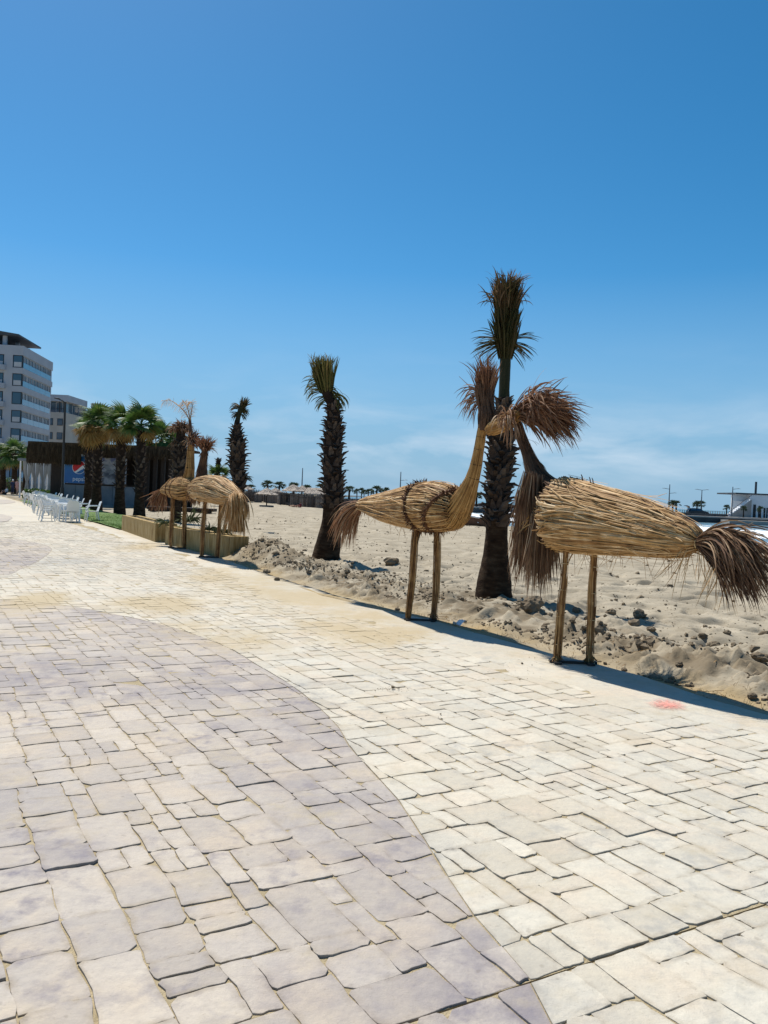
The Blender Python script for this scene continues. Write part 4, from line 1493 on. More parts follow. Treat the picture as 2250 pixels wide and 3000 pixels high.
# second
root, inv, y2 = palm_root('palm_tree', 'palm with tied olive crown behind the tail of the middle reed bird', 954, 1645, BEACHP)
sp = Spine([(951, 1660, 44), (955, 1630, 41), (964, 1580, 35), (971, 1520, 27), (974, 1450, 26), (975, 1380, 26), (974, 1310, 26), (976, 1270, 22), (978, 1230, 21), (976, 1190, 17), (965, 1165, 16), (952, 1130, 18)], y2)
trunk(sp, root, inv, 'bark_base', 22, 20, .02, 0, .34, 'trunk_base')
trunk(sp, root, inv, 'bark', 20, 36, .05, .32, 1, 'trunk')
trunk_boots(sp, root, inv, .32, .72, 150, 1.02, (.4, 1.5))
trunk_boots(sp, root, inv, .72, .86, 36, .8, (.4, 1.2))
P = lambda x, y: vp(x, y, y2)
tf = []
for i in range(8):
    a = 2 * math.pi * i / 8
    o_ = Vector((math.cos(a), math.sin(a), 0))
    tf.append((P(956, 1150) + o_ * .09, Vector((-.16, 0, 1)) + o_ * .12, 46, .80, .13, .013, 0, .12, (0, .85), 'tuft_green', .06))
tf.append((P(945, 1085), Vector((-.05, 0, 1)), 70, .42, .34, .010, .15, .4, (.4, 1), 'tuft_green', .2))
for dx, py in ((-1, 1120), (-1, 1145), (.6, 1140)):
    tf.append((P(950 + dx * 12, py), Vector((dx, -.1, .12)), 22, .48, .5, .010, .9, .15, (0, .7), 'tuft_green', .06))
tf.append((P(975, 1160), Vector((.35, -.1, -.1)), 34, .5, .45, .011, .9, .15, (0, .5), 'tuft_green', .08))
tf.append((P(960, 1165), Vector((-.7, -.1, -.3)), 22, .42, .45, .010, .6, .2, (0, .5), 'tuft_green', .06))
tuft(root, inv, tf)
# third, leaning at the top
root, inv, y3 = palm_root('palm_tree', 'thin-crowned leaning palm with shaggy dark bark behind the straw tail', 690, 1552, BEACHP)
sp = Spine([(688, 1568, 23), (690, 1540, 21), (694, 1490, 18), (698, 1440, 17), (698, 1390, 18), (697, 1340, 20), (696, 1300, 20), (694, 1270, 13), (694, 1245, 9), (698, 1222, 7), (705, 1200, 8), (712, 1180, 8)], y3)
trunk(sp, root, inv, 'bark_base', 18, 14, .03, 0, .28, 'trunk_base')
trunk(sp, root, inv, 'bark', 16, 32, .06, .26, .78, 'trunk')
trunk(sp, root, inv, 'green_stem', 10, 12, .03, .76, 1, 'green_stem')
trunk_boots(sp, root, inv, .28, .62, 110, 1.5, (.5, 1.7))
trunk_boots(sp, root, inv, .62, .74, 26, 1.1, (.4, 1.2))
P = lambda x, y: vp(x, y, y3)
tf = [(P(707, 1200), (.25, 0, 1), 90, .52, .22, .016, .2, .3, (0, .8), 'tuft', .08),
      (P(704, 1205), (.5, 0, .5), 44, .42, .5, .014, .9, .3, (0, .7), 'tuft', .08),
      (P(700, 1195), (-.8, 0, .5), 24, .42, .4, .014, .9, .3, (0, .8), 'tuft', .07),
      (P(700, 1212), (-.8, 0, -.2), 20, .42, .4, .014, .7, .3, (0, .6), 'tuft', .07),
      (P(708, 1212), (.6, -.2, -.5), 20, .3, .5, .014, .6, .3, (0, .6), 'tuft', .07),
      (P(712, 1398), (1, 0, .08), 14, .5, .3, .014, .5, .1, (0, .3), 'tuft', .05),
      (P(684, 1352), (-1, 0, .0), 8, .4, .3, .014, .5, .2, (0, .3), 'tuft', .05)]
tuft(root, inv, tf)
# the brown dead-crowned one behind the planters
root, inv, y4 = palm_root('palm_tree', 'palm with dead brown drooping crown standing in the planting behind the planters', 516, 1527, BEACHP)
sp = Spine([(515, 1535, 15), (516, 1505, 14.5), (518, 1460, 14), (521, 1410, 15), (525, 1360, 16), (528, 1320, 17), (530, 1280, 14), (532, 1240, 11)], y4)
trunk(sp, root, inv, 'bark_base', 16, 12, .02, 0, .34, 'trunk_base')
trunk(sp, root, inv, 'bark', 16, 24, .05, .32, 1, 'trunk')
trunk_boots(sp, root, inv, .35, .85, 70, 1.6)
P = lambda x, y: vp(x, y, y4)
tf = []
for i in range(10):
    a = 2 * math.pi * i / 10
    o_ = Vector((math.cos(a), math.sin(a), 0))
    tf.append((P(530, 1262) + o_ * .12, Vector((0, 0, .75)) + o_ * .5, 34, .62, .5, .018, 1.1, .4, (0, .9), 'rust_frond' if i % 2 else 'brown_frond', .1))
tf.append((P(528, 1290), (-.4, -.3, -.8), 60, .6, .4, .018, .4, .3, (.2, 1), 'brown_frond', .15))
tuft(root, inv, tf)
# ------------------------------------------------------------------ planters, lawn, planting
M['concrete'] = mat('planter_concrete', [(.17, .105, .035), (.36, .25, .105), (.50, .39, .21)], .9, 4, 1, .8, 40, .15, stretch=(4, 4, .5))
M['concrete_grey'] = mat('concrete_grey', [(.24, .235, .22), (.33, .32, .30)], .9, 2, 1, .5, 30, .15)
M['soil'] = mat('soil', [(.07, .055, .04), (.15, .12, .085), (.22, .18, .13)], .95, 6, .8, 1, 25, .1)
M['grass'] = mat('grass', [(.045, .10, .012), (.09, .17, .022), (.17, .21, .05)], .7, 1.2, .4, transl=.2)
M['weed'] = mat('weed', [(.03, .05, .02), (.07, .09, .035), (.13, .12, .06)], .8, 3, .4, transl=.2)
def planter(label, pa, pb, h, w, sunk=.25):
    a, b_ = gp(*pa), gp(*pb)
    d = (b_ - a)
    L = d.length
    ang = math.atan2(d.y, d.x)
    root = thing('planter', label, 'planter', (a.x, a.y, 0), ang, 'long concrete planters')
    th = .15
    def slab(name, x0, x1, y0, y1, z0, z1, mt):
        m_ = MB()
        nx_ = max(2, int((x1 - x0) / .3))
        ny_ = max(2, int((y1 - y0) / .3))
        m_.box(x0, x1, y0, y1, z0, z1, rnd.random())
        return m_.build(name, M[mt], root)
    slab('front_wall', 0, L, 0, th, -.2, h, 'concrete')
    slab('back_wall', 0, L, w - th, w, -sunk, h, 'concrete')
    slab('end_wall', 0, th, th, w - th, -sunk, h - .003, 'concrete')
    slab('end_wall', L - th, L, th, w - th, -sunk, h - .003, 'concrete')
    b = MB()
    nx_, ny_ = 46, 12
    for i in range(nx_ + 1):
        for j in range(ny_ + 1):
            x, y = th + (L - 2 * th) * i / nx_, th + (w - 2 * th) * j / ny_
            b.v.append((x, y, h - .06 + .10 * (float(fbm(np.array([x * 3 + pa[0]]), np.array([y * 3]), 4, 3)[0]) - .4)))
            b.t.append(rnd.random())
    for i in range(nx_):
        for j in range(ny_):
            q = i * (ny_ + 1) + j
            b.f.append((q, q + ny_ + 1, q + ny_ + 2, q + 1))
            b.m.append(0)
    b.build('planting_soil', M['soil'], root)
    return root, L
pl1, L1 = planter('far tan concrete planter beside the lawn and the green palms', (356, 1554), (454, 1589), .53, .6)
pl2, L2 = planter('near tan concrete planter running behind the two far reed birds', (483, 1596), (672, 1636), .50, .46)
def bushlet(label, px, py, y, r, n, mt, grp):
    p = vp(px, py, y)
    root = thing('shrub', label, 'shrub', p, 0, grp)
    b = MB()
    spray(b, p, (0, 0, 1), n, r, 1.15, .016, .9, .5, (0, 1), 5, brad=.04)
    inv = root.matrix_basis.inverted()
    b.build('foliage', M[mt], root, False, inv)
    b = MB()
    b.tube([(0, 0, -.06), (0, 0, .06)], .012, 6)
    b.build('stem', M['soil'], root)
GR = 'low shrubs planted in the planters'
bushlet('spiky green shrub between the legs of the upright far bird', 556, 1527, gp(556, 1607).y + .9, .5, 70, 'weed', GR)
bushlet('low dry weed at the joint of the two planters', 486, 1533, gp(486, 1597).y + .3, .35, 40, 'weed', GR)
bushlet('dark round shrub behind the legs of the shaggy far bird', 614, 1552, gp(614, 1624).y + .35, .28, 60, 'weed', GR)
bushlet('small dark shrub near the sandy end of the near planter', 652, 1560, gp(652, 1632).y + .35, .26, 60, 'weed', GR)
# lawn
u_l0 = to_ed(gp(352, 1553))[0]
uu_, vv_ = np.meshgrid(np.linspace(u_l0 - .05, u_l0 + 40, 120), np.concatenate([np.linspace(.0, .3, 4), np.linspace(.45, 2.5, 14)]), indexing='ij')
LZ = .055 + .05 * (fbm(uu_ * .8, vv_ * .8, 3, 3) - .5) + .05 * np.clip(vv_ / .4, 0, 1)
LX, LY = E0.x + eu.x * uu_ + ev.x * vv_, E0.y + eu.y * uu_ + ev.y * vv_
tag(grid_mesh('lawn', LX, LY, LZ, fbm(uu_ * 3, vv_ * 3, 5, 3), M['grass']), kind='structure')
b = MB()
for _ in range(9000):
    u_, v_ = u_l0 + 12 * rnd.random() ** 1.5, rnd.uniform(0, 2.5)
    p = ed(u_, v_, .07)
    d = Vector((rnd.gauss(0, .5), rnd.gauss(0, .5), 1)).normalized()
    L_ = rnd.uniform(.05, .13)
    s_ = Vector((rnd.gauss(0, 1), rnd.gauss(0, 1), 0)).normalized() * .006
    b.add([p - s_, p + s_, p + d * L_ + Vector((0, 0, -.01))], [(0, 1, 2)], rnd.random())
tag(b.build('grass', M['grass']), kind='stuff')

# ------------------------------------------------------------------ green fan palms by the beach bar
def fan_frond(mt, seed, droop):
    r_ = random.Random(seed)
    b = MB()
    pet = .62
    b.tube([(0, 0, 0), (pet * .5, 0, .03), (pet, 0, 0)], [.02, .014, .010], 4, .3)
    k = 22
    for i in range(k):
        a = R(-105 + 210 * i / (k - 1)) * r_.uniform(.95, 1.05)
        L_ = .78 * (1 - .28 * abs(a) / R(105)) * r_.uniform(.85, 1.08)
        d = Vector((math.cos(a), math.sin(a), 0))
        pts = [Vector((pet - .02, 0, 0)) + d * (L_ * f) + Vector((0, 0, .05 * f * (1 - f) * 4 * .5 - droop * f * f * L_)) for f in (0, .3, .6, .82, 1)]
        b.ribbon(pts, [.012, .034, .036, .022, .004], Vector((-d.y, d.x, .15 * r_.uniform(-1, 1))), r_.random(), 0, .35)
    o = b.build('frond', M[mt])
    me = o.data
    bpy.data.objects.remove(o)
    return me
FG = [fan_frond('leaf', 1, .22), fan_frond('leaf', 2, .4), fan_frond('leaf', 3, .6)]
FA = [fan_frond('leaf_amber', 4, .5), fan_frond('leaf_amber', 5, .8)]
def crown(root, c_local, n, amber, scale, seed, down=-35):
    r_ = random.Random(seed)
    ga = math.pi * (3 - math.sqrt(5))
    for i in range(n):
        f = (i + .5) / n
        el = R(82 - (82 - down) * f ** .8) + r_.gauss(0, .1)
        az = i * ga + r_.gauss(0, .2)
        x_ = Vector((math.cos(az) * math.cos(el), math.sin(az) * math.cos(el), math.sin(el)))
        z_ = (Vector((0, 0, 1)) - x_ * x_.z)
        z_ = z_.normalized() if z_.length > .05 else x_.orthogonal()
        y_ = z_.cross(x_)
        m_ = Matrix((x_, y_, z_)).transposed().to_4x4() @ Matrix.Rotation(r_.gauss(0, .35), 4, 'X')
        m_.translation = Vector(c_local) + Vector((0, 0, .12 * (1 - f)))
        s_ = scale * r_.uniform(.8, 1.15)
        am = f > 1 - amber and r_.random() < .9
        link('frond', r_.choice(FA if am else FG), root, m_ @ Matrix.Scale(s_, 4))
def green_palm(label, px, py, ptop, rpx, n, amber, seed, scale=1.0, grp='green fan palms beside the beach bar', y=None, down=-35):
    y = y or gp(px, py).y
    p = vp(px, py, y)
    p.z = .05
    root = thing('palm_tree', label, 'palm tree', p, 0, grp)
    inv = root.matrix_basis.inverted()
    xb, xt = px, px + (py - ptop) * .022
    sp = Spine([(xb, py + 8, rpx * 1.45), (xb + .2, py - 20, rpx * 1.3), (xb + 1, py - 70, rpx), (xb + 2, py - 110, rpx), (xt - 2, (py + ptop) / 2 - 30, rpx * 1.02), (xt - 1, ptop + 40, rpx * .95), (xt, ptop, rpx * .55)], y)
    trunk(sp, root, inv, 'bark_base', 14, 12, .03, 0, .36, 'trunk_base')
    trunk(sp, root, inv, 'bark', 14, 24, .05, .35, 1, 'trunk')
    trunk_boots(sp, root, inv, .36, .97, 64, 1.25, (.2, .8))
    c_ = inv @ cat(sp.pts, 1.0)[0]
    crown(root, c_, n, amber, scale, seed, down)
    return root
green_palm('bushy palm with orange dead fronds, leftmost, almost hidden behind its neighbour', 258, 1484, 1262, 11, 36, .55, 21, .95, down=-65)
green_palm('palm with drooping amber fronds growing in the lawn beside the blue panel', 282, 1500, 1250, 13, 40, .5, 22, .98, down=-65)
green_palm('half amber palm growing between the lawn and the planter end', 350, 1507, 1248, 13, 36, .42, 23, .92, down=-55)
green_palm('fresh green palm standing right behind the far planter', 408, 1514, 1250, 13, 32, .08, 24, .92, down=-30)

# ------------------------------------------------------------------ beach bar
M['thatch'] = mat('thatch', [(.025, .018, .012), (.06, .042, .026), (.12, .088, .056)], .95, 3, .5, 1, 18, .05, stretch=(6, 6, .6))
M['dark_wood'] = mat('dark_wood', [(.016, .011, .008), (.042, .028, .019)], .7, 3, .8, .3, 30, stretch=(6, 6, .5))
M['counter'] = mat('counter_panel', [(.16, .175, .19), (.22, .235, .25)], .7, 2, 1)
M['panel_blue'] = mat('panel_blue', [(.008, .10, .30), (.012, .13, .36)], .4, 1, 1, spec=.4)
M['white'] = mat('white_print', [(.72, .73, .75), (.8, .8, .8)], .5, 2, 1)
M['red'] = mat('red_print', [(.50, .02, .03), (.58, .03, .04)], .45, 2, 1)
M['poster'] = mat('poster_print', [(.04, .05, .07), (.12, .13, .15), (.33, .33, .34), (.10, .12, .22)], .5, 1.6, 1, detail=2)
M['shade_cloth'] = mat('white_drape', [(.26, .25, .23), (.40, .39, .36)], .85, 2, .6, transl=.2)
YK = 60.0
kz = vp(92, 1470, YK)
xk0, xk1 = vp(92, 1300, YK).x, vp(525, 1310, YK).x
root = thing('beach_bar', 'long low beach bar under a brown thatched roof behind the green palms', 'beach bar', (xk0, YK, .05))
W = xk1 - xk0
KX = lambda px: vp(px, 1350, YK).x - xk0
b = MB()
b.box(-.1, W + .3, -.35, 5.5, 4.25, 4.42)
roof = b.build('roof', M['thatch'], root)
b = MB()                                                          # hanging thatch all round: overlapping straw bundles
wv = KX(193)
for x0, x1, z0, z1, n_ in ((-.1, wv + 1.2, 2.75, 4.36, 520), (wv + 1.2, W + .3, 3.55, 4.36, 420)):
    for _ in range(n_):
        x = rnd.uniform(x0, x1)
        yy = -.36 - rnd.uniform(0, .12)
        zt = rnd.uniform(z0 + .5 * (z1 - z0), z1)
        zb = max(zt - rnd.uniform(.5, 1.0), z0 - rnd.uniform(-.1, .22))
        b.tube([(x, yy + .04, zt), (x + rnd.gauss(0, .03), yy - .03, (zt + zb) / 2), (x + rnd.gauss(0, .06), yy - .05, zb)], [.02, .03, .012], 3, rnd.random(), False)
    b.box(x0, x1, -.37, -.25, z0 + .1, z1)
for _ in range(220):
    y = rnd.uniform(-.3, 5.4)
    zt = rnd.uniform(3.5, 4.36)
    zb = max(zt - rnd.uniform(.5, 1.0), 2.75 - rnd.uniform(-.1, .2))
    b.tube([(-.12, y, zt), (-.2, y + rnd.gauss(0, .03), (zt + zb) / 2), (-.22, y + rnd.gauss(0, .06), zb)], [.02, .035, .012], 3, rnd.random(), False)
th = b.build('thatch_fringe', M['thatch'], roof)
th['kind'] = 'stuff'
for px, w_ in ((168, .42), (410, .13), (432, .13), (455, .13), (478, .13), (500, .13), (522, .15)):
    b = MB()
    x = KX(px)
    b.box(x - w_, x + w_, -.05, .25, 0, 4.24, rnd.random())
    b.build('post', M['dark_wood'], root)
for px in (424, 446, 490, 512):
    b = MB()
    b.box(KX(px) - .06, KX(px) + .06, 4.0, 4.15, 0, 4.24, rnd.random())
    b.build('post', M['dark_wood'], root)
b = MB()
b.box(KX(180), W, 4.6, 4.75, 0, 4.24)
b.build('back_wall', M['dark_wood'], root)
b = MB()
b.box(KX(192), KX(405), .02, 1.2, 1.42, 1.52)
b.build('counter_top', M['dark_wood'], root)
xa, xb_ = KX(186), KX(405)
for i in range(6):                                                # counter front of six grey boards
    b = MB()
    b.box(xa + (xb_ - xa) * i / 6 + .012, xa + (xb_ - xa) * (i + 1) / 6 - .012, .06, .14, .0, 1.42, rnd.random())
    b.build('counter_panel', M['counter'], root)
b = MB()
b.box(KX(186), KX(405), .14, .24, 0, 1.41)
b.build('counter_frame', M['dark_wood'], root)
b = MB()
px0, px1 = KX(191), KX(290)
zt_ = 3.5
b.box(px0, px1, -.06, .0, 1.53, zt_)
panel = b.build('drink_panel', M['panel_blue'], root)
panel['label'] = 'blue panel with a red, white and blue round drink logo'
lc = Vector((KX(233), -.064, 1.55 + (1412 - 1361) * YK / FPX - .12))
lr = .46
def disc_part(name, material, f0, f1, y):
    """region of the round logo between two wavy curves f(x) (in units of the radius)"""
    b = MB()
    xs = [-1 + 2 * i / 40 for i in range(41)]
    top, bot = [], []
    for x in xs:
        c_ = math.sqrt(max(0, 1 - x * x))
        lo, hi = max(-c_, min(c_, f0(x))), max(-c_, min(c_, f1(x)))
        top.append((lc.x + x * lr, y, lc.z + hi * lr))
        bot.append((lc.x + x * lr, y, lc.z + lo * lr))
    n_ = len(xs)
    b.add(bot + top, [(i, i + 1, n_ + i + 1, n_ + i) for i in range(n_ - 1)])
    b.build(name, material, panel)
wave1 = lambda x: -.42 + .45 * (x + .5) + .22 * math.sin(2.4 * x)
wave2 = lambda x: -.78 + .30 * (x + .5) + .16 * math.sin(2.4 * x)
b = MB()
b.tube([(lc.x, -.061, lc.z), (lc.x, -.0625, lc.z)], lr * 1.07, 40)
b.build('logo_disc', M['white'], panel)
disc_part('logo_red', M['red'], wave1, lambda x: 2, -.067)
disc_part('logo_blue', M['panel_blue'], lambda x: -2, wave2, -.067)
def text(body, size, material, loc, parent, name):
    c_ = bpy.data.curves.new(name, 'FONT')
    c_.body = body
    c_.size = size
    c_.extrude = .002
    c_.align_x = 'CENTER'
    c_.materials.append(material)
    o = bpy.data.objects.new(name, c_)
    col.objects.link(o)
    me = bpy.data.meshes.new_from_object(o.evaluated_get(bpy.context.evaluated_depsgraph_get()))
    bpy.data.objects.remove(o)
    o = link(name, me)
    o.parent = parent
    o.matrix_basis = Matrix.Translation(loc) @ Matrix.Rotation(R(90), 4, 'X')
    return o
text('pepsi', .42, M['white'], (lc.x, -.066, lc.z - .98), panel, 'lettering')
b = MB()
b.box(KX(292), KX(372), -.05, .0, 1.53, 3.45)
poster = b.build('poster_panel', M['poster'], root)
b = MB()                                                          # large pale leaf-like shapes printed on the poster
for x0, z0, dx, dz in ((KX(300), 2.9, .7, -.3), (KX(320), 2.2, .5, .5), (KX(345), 2.8, .5, -.5), (KX(330), 3.2, .8, -.05)):
    b.add([(x0, -.053, z0), (x0 + dx * .5 + dz * .2, -.053, z0 + dz * .5 - abs(dx) * .2), (x0 + dx, -.053, z0 + dz), (x0 + dx * .5 - dz * .2, -.053, z0 + dz * .5 + abs(dx) * .2)], [(0, 1, 2, 3)], rnd.random())
b.build('printed_leaves', M['counter'], poster)
b = MB()
b.box(0, W, .0, 5.2, -.2, .02)
b.build('floor_slab', M['concrete_grey'], root)
# low dark wooden deck steps at the right of the bar
b = MB()
p0 = vp(430, 1476, 52)
b.box(0, 4.2, 0, 1.1, .12, .30)
b.box(.1, 4.1, -.02, .0, 0, .12)
o = b.build('wooden_deck', M['dark_wood'])
o.matrix_basis = Matrix.Translation((p0.x, p0.y, .02))
tag(o, 'low dark wooden deck on the sand to the right of the palms', 'deck')
# white draped pergola left of the bar
YD = 78.0
root = thing('pergola', 'pergola with white tied-back drapes left of the beach bar', 'pergola', vp(60, 1435, YD) * 1.0)
root.matrix_basis = Matrix.Translation((vp(58, 1435, YD).x, YD, 0))
wD = vp(165, 1435, YD).x - vp(58, 1435, YD).x
zD = vp(110, 1352, YD).z
for x in (0, wD * .2, wD * .42, wD * .64, wD * .85, wD):
    for yy in (0, 2.6):
        b = MB()
        b.box(x - .06, x + .06, yy - .06, yy + .06, 0, zD)
        b.build('post', M['white'], root)
b = MB()
b.box(-.2, wD + .2, -.2, 2.9, zD, zD + .25)
b.build('canopy', M['counter'], root)
for x in (wD * .2, wD * .42, wD * .64, wD * .85):
    b = MB()
    for s_ in (-1, 1):
        b.tube([(x + s_ * .25, -.1, zD), (x + s_ * .20, -.1, zD * .7), (x + s_ * .06, -.1, zD * .45), (x + s_ * .16, -.1, .1)], [.20, .16, .07, .16], 8, rnd.random(), ell=.4)
    b.build('drape', M['shade_cloth'], root)

# ------------------------------------------------------------------ white plastic chairs and tables
M['plastic'] = mat('white_plastic', [(.70, .71, .70), (.78, .79, .78)], .35, 3, 1, spec=.45)
def make_chair():
    root = thing('plastic_chair', 'x', 'chair', (0, 0, 0), 0, 'white plastic chairs along the promenade')
    b = MB()
    vs2, fs2 = [], []
    for i in range(7):
        for j in range(7):
            x, y = -.24 + .48 * i / 6, -.22 + .44 * j / 6
            vs2.append((x, y, .43 - .02 * math.cos(x * 6) * (1 - abs(y) * 2) - (.02 if j == 0 else 0)))
    for i in range(6):
        for j in range(6):
            q = i * 7 + j
            fs2.append((q, q + 7, q + 8, q + 1))
    b.add(vs2, fs2)
    b.add([(x, y, z - .018) for x, y, z in vs2], [f[::-1] for f in fs2])
    b.box(-.245, .245, -.225, -.21, .375, .425)
    b.build('seat', M['plastic'], root)
    b = MB()
    vs2, fs2 = [], []
    for i in range(9):
        for j in range(6):
            f = j / 5
            x = (-.24 + .48 * i / 8) * (1 - .10 * f)
            z = .42 + .43 * f - .05 * f * (x / .24) ** 2
            y = .21 + .11 * f + .03 * (1 - (x / .24) ** 2)
            vs2.append((x, y, z))
    for i in range(8):
        for j in range(5):
            q = i * 6 + j
            fs2.append((q, q + 6, q + 7, q + 1))
    b.add(vs2, fs2)
    b.add([(x, y + .018, z) for x, y, z in vs2], [f[::-1] for f in fs2])
    b.build('backrest', M['plastic'], root)
    for sx in (-1, 1):
        for sy in (-1, 1):
            b = MB()
            b.tube([(sx * .23, sy * .19, .42), (sx * .26, sy * (.24 if sy < 0 else .27), .0)], [.030, .022], 6)
            b.build('leg', M['plastic'], root)
        b = MB()
        b.tube([(sx * .25, -.20, .42), (sx * .27, -.19, .60), (sx * .275, -.10, .645), (sx * .265, .10, .65), (sx * .24, .25, .66)], [.018, .02, .026, .024, .02], 6)
        b.build('armrest', M['plastic'], root)
    return root
def make_table():
    root = thing('plastic_table', 'x', 'table', (0, 0, 0), 0, 'white plastic tables along the promenade')
    b = MB()
    b.box(-.42, .42, -.42, .42, .70, .725)
    b.box(-.40, .40, -.40, -.385, .64, .70)
    b.box(-.40, .40, .385, .40, .64, .70)
    b.box(-.40, -.385, -.38, .38, .64, .70)
    b.box(.385, .40, -.38, .38, .64, .70)
    b.build('table_top', M['plastic'], root)
    for sx in (-1, 1):
        for sy in (-1, 1):
            b = MB()
            b.tube([(sx * .36, sy * .36, .70), (sx * .39, sy * .39, 0)], [.035, .025], 6)
            b.build('leg', M['plastic'], root)
    return root
chair0, table0 = make_chair(), make_table()
first_c = first_t = True
ORD = ['first', 'second', 'third', 'fourth', 'fifth', 'sixth', 'seventh', 'eighth', 'ninth', 'tenth', 'eleventh', 'twelfth']
cu0, cv0 = to_ed(gp(207, 1528))
yaw_e = math.atan2(eu.y, eu.x) - math.pi / 2                       # local +y along eu
SIDES = [((0, -.72), math.pi, 'near side'), ((0, .72), 0, 'far side'), ((-.74, 0), math.pi / 2, 'walkway side'), ((.74, 0), -math.pi / 2, 'lawn side')]
for i in range(12):
    u_ = cu0 + i * 3.1 + rnd.uniform(-.15, .15)
    v_ = cv0 - .05 + rnd.uniform(-.12, .12) + i * .2
    c_ = ed(u_, v_, .014)
    lab = f'white square plastic table, {ORD[i]} of the row counted from the near end'
    if first_t:
        table0['label'] = lab
        table0.matrix_basis = Matrix.Translation(c_) @ Matrix.Rotation(yaw_e, 4, 'Z')
        first_t = False
    else:
        copy_tree(table0, lab, c_, yaw_e + rnd.gauss(0, .05))
    for (dx, dy), rz, sn in SIDES:
        if i == 0 and sn == 'lawn side':
            dx = .98
        q = ed(u_ + dy + rnd.gauss(0, .05), v_ + dx + rnd.gauss(0, .04), .014)
        lab = f'white plastic armchair at the {ORD[i]} table from the near end, {sn}'
        yw = yaw_e + rz + rnd.gauss(0, .12)
        if first_c:
            chair0['label'] = lab
            chair0.matrix_basis = Matrix.Translation(q) @ Matrix.Rotation(yw, 4, 'Z')
            first_c = False
        else:
            copy_tree(chair0, lab, q, yw)

# ------------------------------------------------------------------ houses at the left
M['render_white'] = mat('house_render', [(.36, .38, .42), (.43, .45, .49)], .8, .4, 1, .15, 20)
M['render_cream'] = mat('house_render_cream', [(.40, .37, .33), (.48, .45, .40)], .8, .4, 1)
M['roof_dark'] = mat('roof_dark', [(.05, .055, .06), (.085, .09, .10)], .6, 1, 1)
M['pane'] = glass_mat('window_pane', (.026, .070, .11))
M['rail_glass'] = glass_mat('balcony_glass', (.03, .17, .29), .12)
M['mullion'] = mat('mullion', [(.42, .43, .45), (.5, .51, .53)], .5, 1, 1)
M['frame_dark'] = mat('frame_dark', [(.02, .022, .026), (.035, .038, .042)], .5, 1, 1)
def part(name, box, material, parent, tint=.5):
    b = MB()
    b.box(*box, tint)
    return b.build(name, material, parent)
YB = 140.0
xc = vp(66, 1100, YB).x
root = thing('apartment_building', 'tall pale apartment building with bands of blue glazing at the left edge', 'building', (xc, YB, 0), R(7.0))
DEP, WID = 17.5, 42.0
zt0, zb0, FLOOR = 22.75, 20.65, 3.08
part('core', (-WID, -.5, .5, DEP, 0, 23.9), M['render_white'], root)
NF = 7
for k in range(NF + 1):                                            # floor bands wrapping the corner
    z1 = zb0 - FLOOR * (k - 1) if k else None
    top = 24.35 if k == 0 else zb0 - FLOOR * (k - 1)
    bot = zt0 - FLOOR * k
    part('floor_band', (-WID, .0, 0, DEP + (.6 if k < 2 else 0), bot, top), M['render_white'], root)
for k in range(NF):
    zt, zb = zt0 - FLOOR * k, zb0 - FLOOR * k
    part('end_pier', (-.45, -.02, DEP - .5, DEP, zb, zt), M['render_white'], root)
    # corner window on the front, then the plain wall with small windows
    fr = part('window', (-1.65, -.08, .10, .45, zb, zt), M['frame_dark'], root)
    part('pane', (-1.52, -.2, .06, .099, zb + .12, zt - .12), M['pane'], fr)
    if k in (0, 1, 3, 4):
        part('blind', (-1.46, -.26, .045, .058, zb + .15, zb + .95), M['mullion'], fr)
    part('front_wall', (-3.05, -1.655, .03, .5, zb, zt), M['render_white'], root)
    fr = part('window', (-4.55, -3.052, .12, .45, zb + .15, zt), M['frame_dark'], root)
    part('pane', (-4.4, -3.2, .08, .119, zb + .3, zt - .12), M['pane'], fr)
    part('blind', (-4.3, -3.3, .06, .079, zb + .35, zb + .95), M['mullion'], fr)
    part('front_wall', (-WID, -4.555, .03, .5, zb, zt), M['render_white'], root)
    b = MB()                                                       # rounded balcony
    pts_ = [(-2.7, .02), (-2.8, -.55), (-3.3, -1.0), (-4.1, -1.2), (-7.5, -1.2), (-7.5, .02)]
    n_ = len(pts_)
    b.add([(x, y, zb - .55) for x, y in pts_] + [(x, y, zb + .3) for x, y in pts_], [tuple(range(n_)), tuple(range(2 * n_ - 1, n_ - 1, -1))] + [(i, n_ + i, n_ + (i + 1) % n_, (i + 1) % n_) for i in range(n_)])
    b.build('balcony', M['render_white'], root)
    # glazing along the side
    nW = 10
    y0, y1 = .35, DEP - .55
    for i in range(nW):
        a, c_ = y0 + (y1 - y0) * i / nW, y0 + (y1 - y0) * (i + 1) / nW
        b = MB()
        b.box(-.42, -.16, a, a + .09, zb, zt, .5)
        b.box(-.42, -.16, a + (c_ - a) * rnd.uniform(.5, .62), a + (c_ - a) * rnd.uniform(.64, .76), zb + .8, zt - .05, .5)
        b.box(-.42, -.2, a + .11, c_, zt - .09, zt - .002, .5)
        w_ = b.build('window', M['mullion'], root)
        part('pane', (-.40, -.26, a + .102, c_ - .005, zb + .02, zt - .1), M['pane'], w_)
    for i in range(5):
        a, c_ = y0 + (y1 - y0) * i / 5, y0 + (y1 - y0) * (i + 1) / 5
        part('balustrade_panel', (-.06, -.02, a + .03, c_ - .03, zb + .02, zb + .95), M['rail_glass'], root)
part('penthouse', (-WID, -5.5, 3.0, DEP - 1, 24.3, 26.05), M['pane'], root)
for x, y in ((-3.4, 1.3), (-3.4, 8.0), (-3.4, 14.0), (-9.5, 1.3), (-15, 1.3)):
    part('roof_column', (x - .3, x + .3, y - .3, y + .3, 24.3, 26.05), M['render_white'], root)
b = MB()
pr = [(-WID, 26.05), (-.9, 26.05), (-.9, 26.32), (-4.5, 26.75), (-WID, 26.75)]
n_ = len(pr)
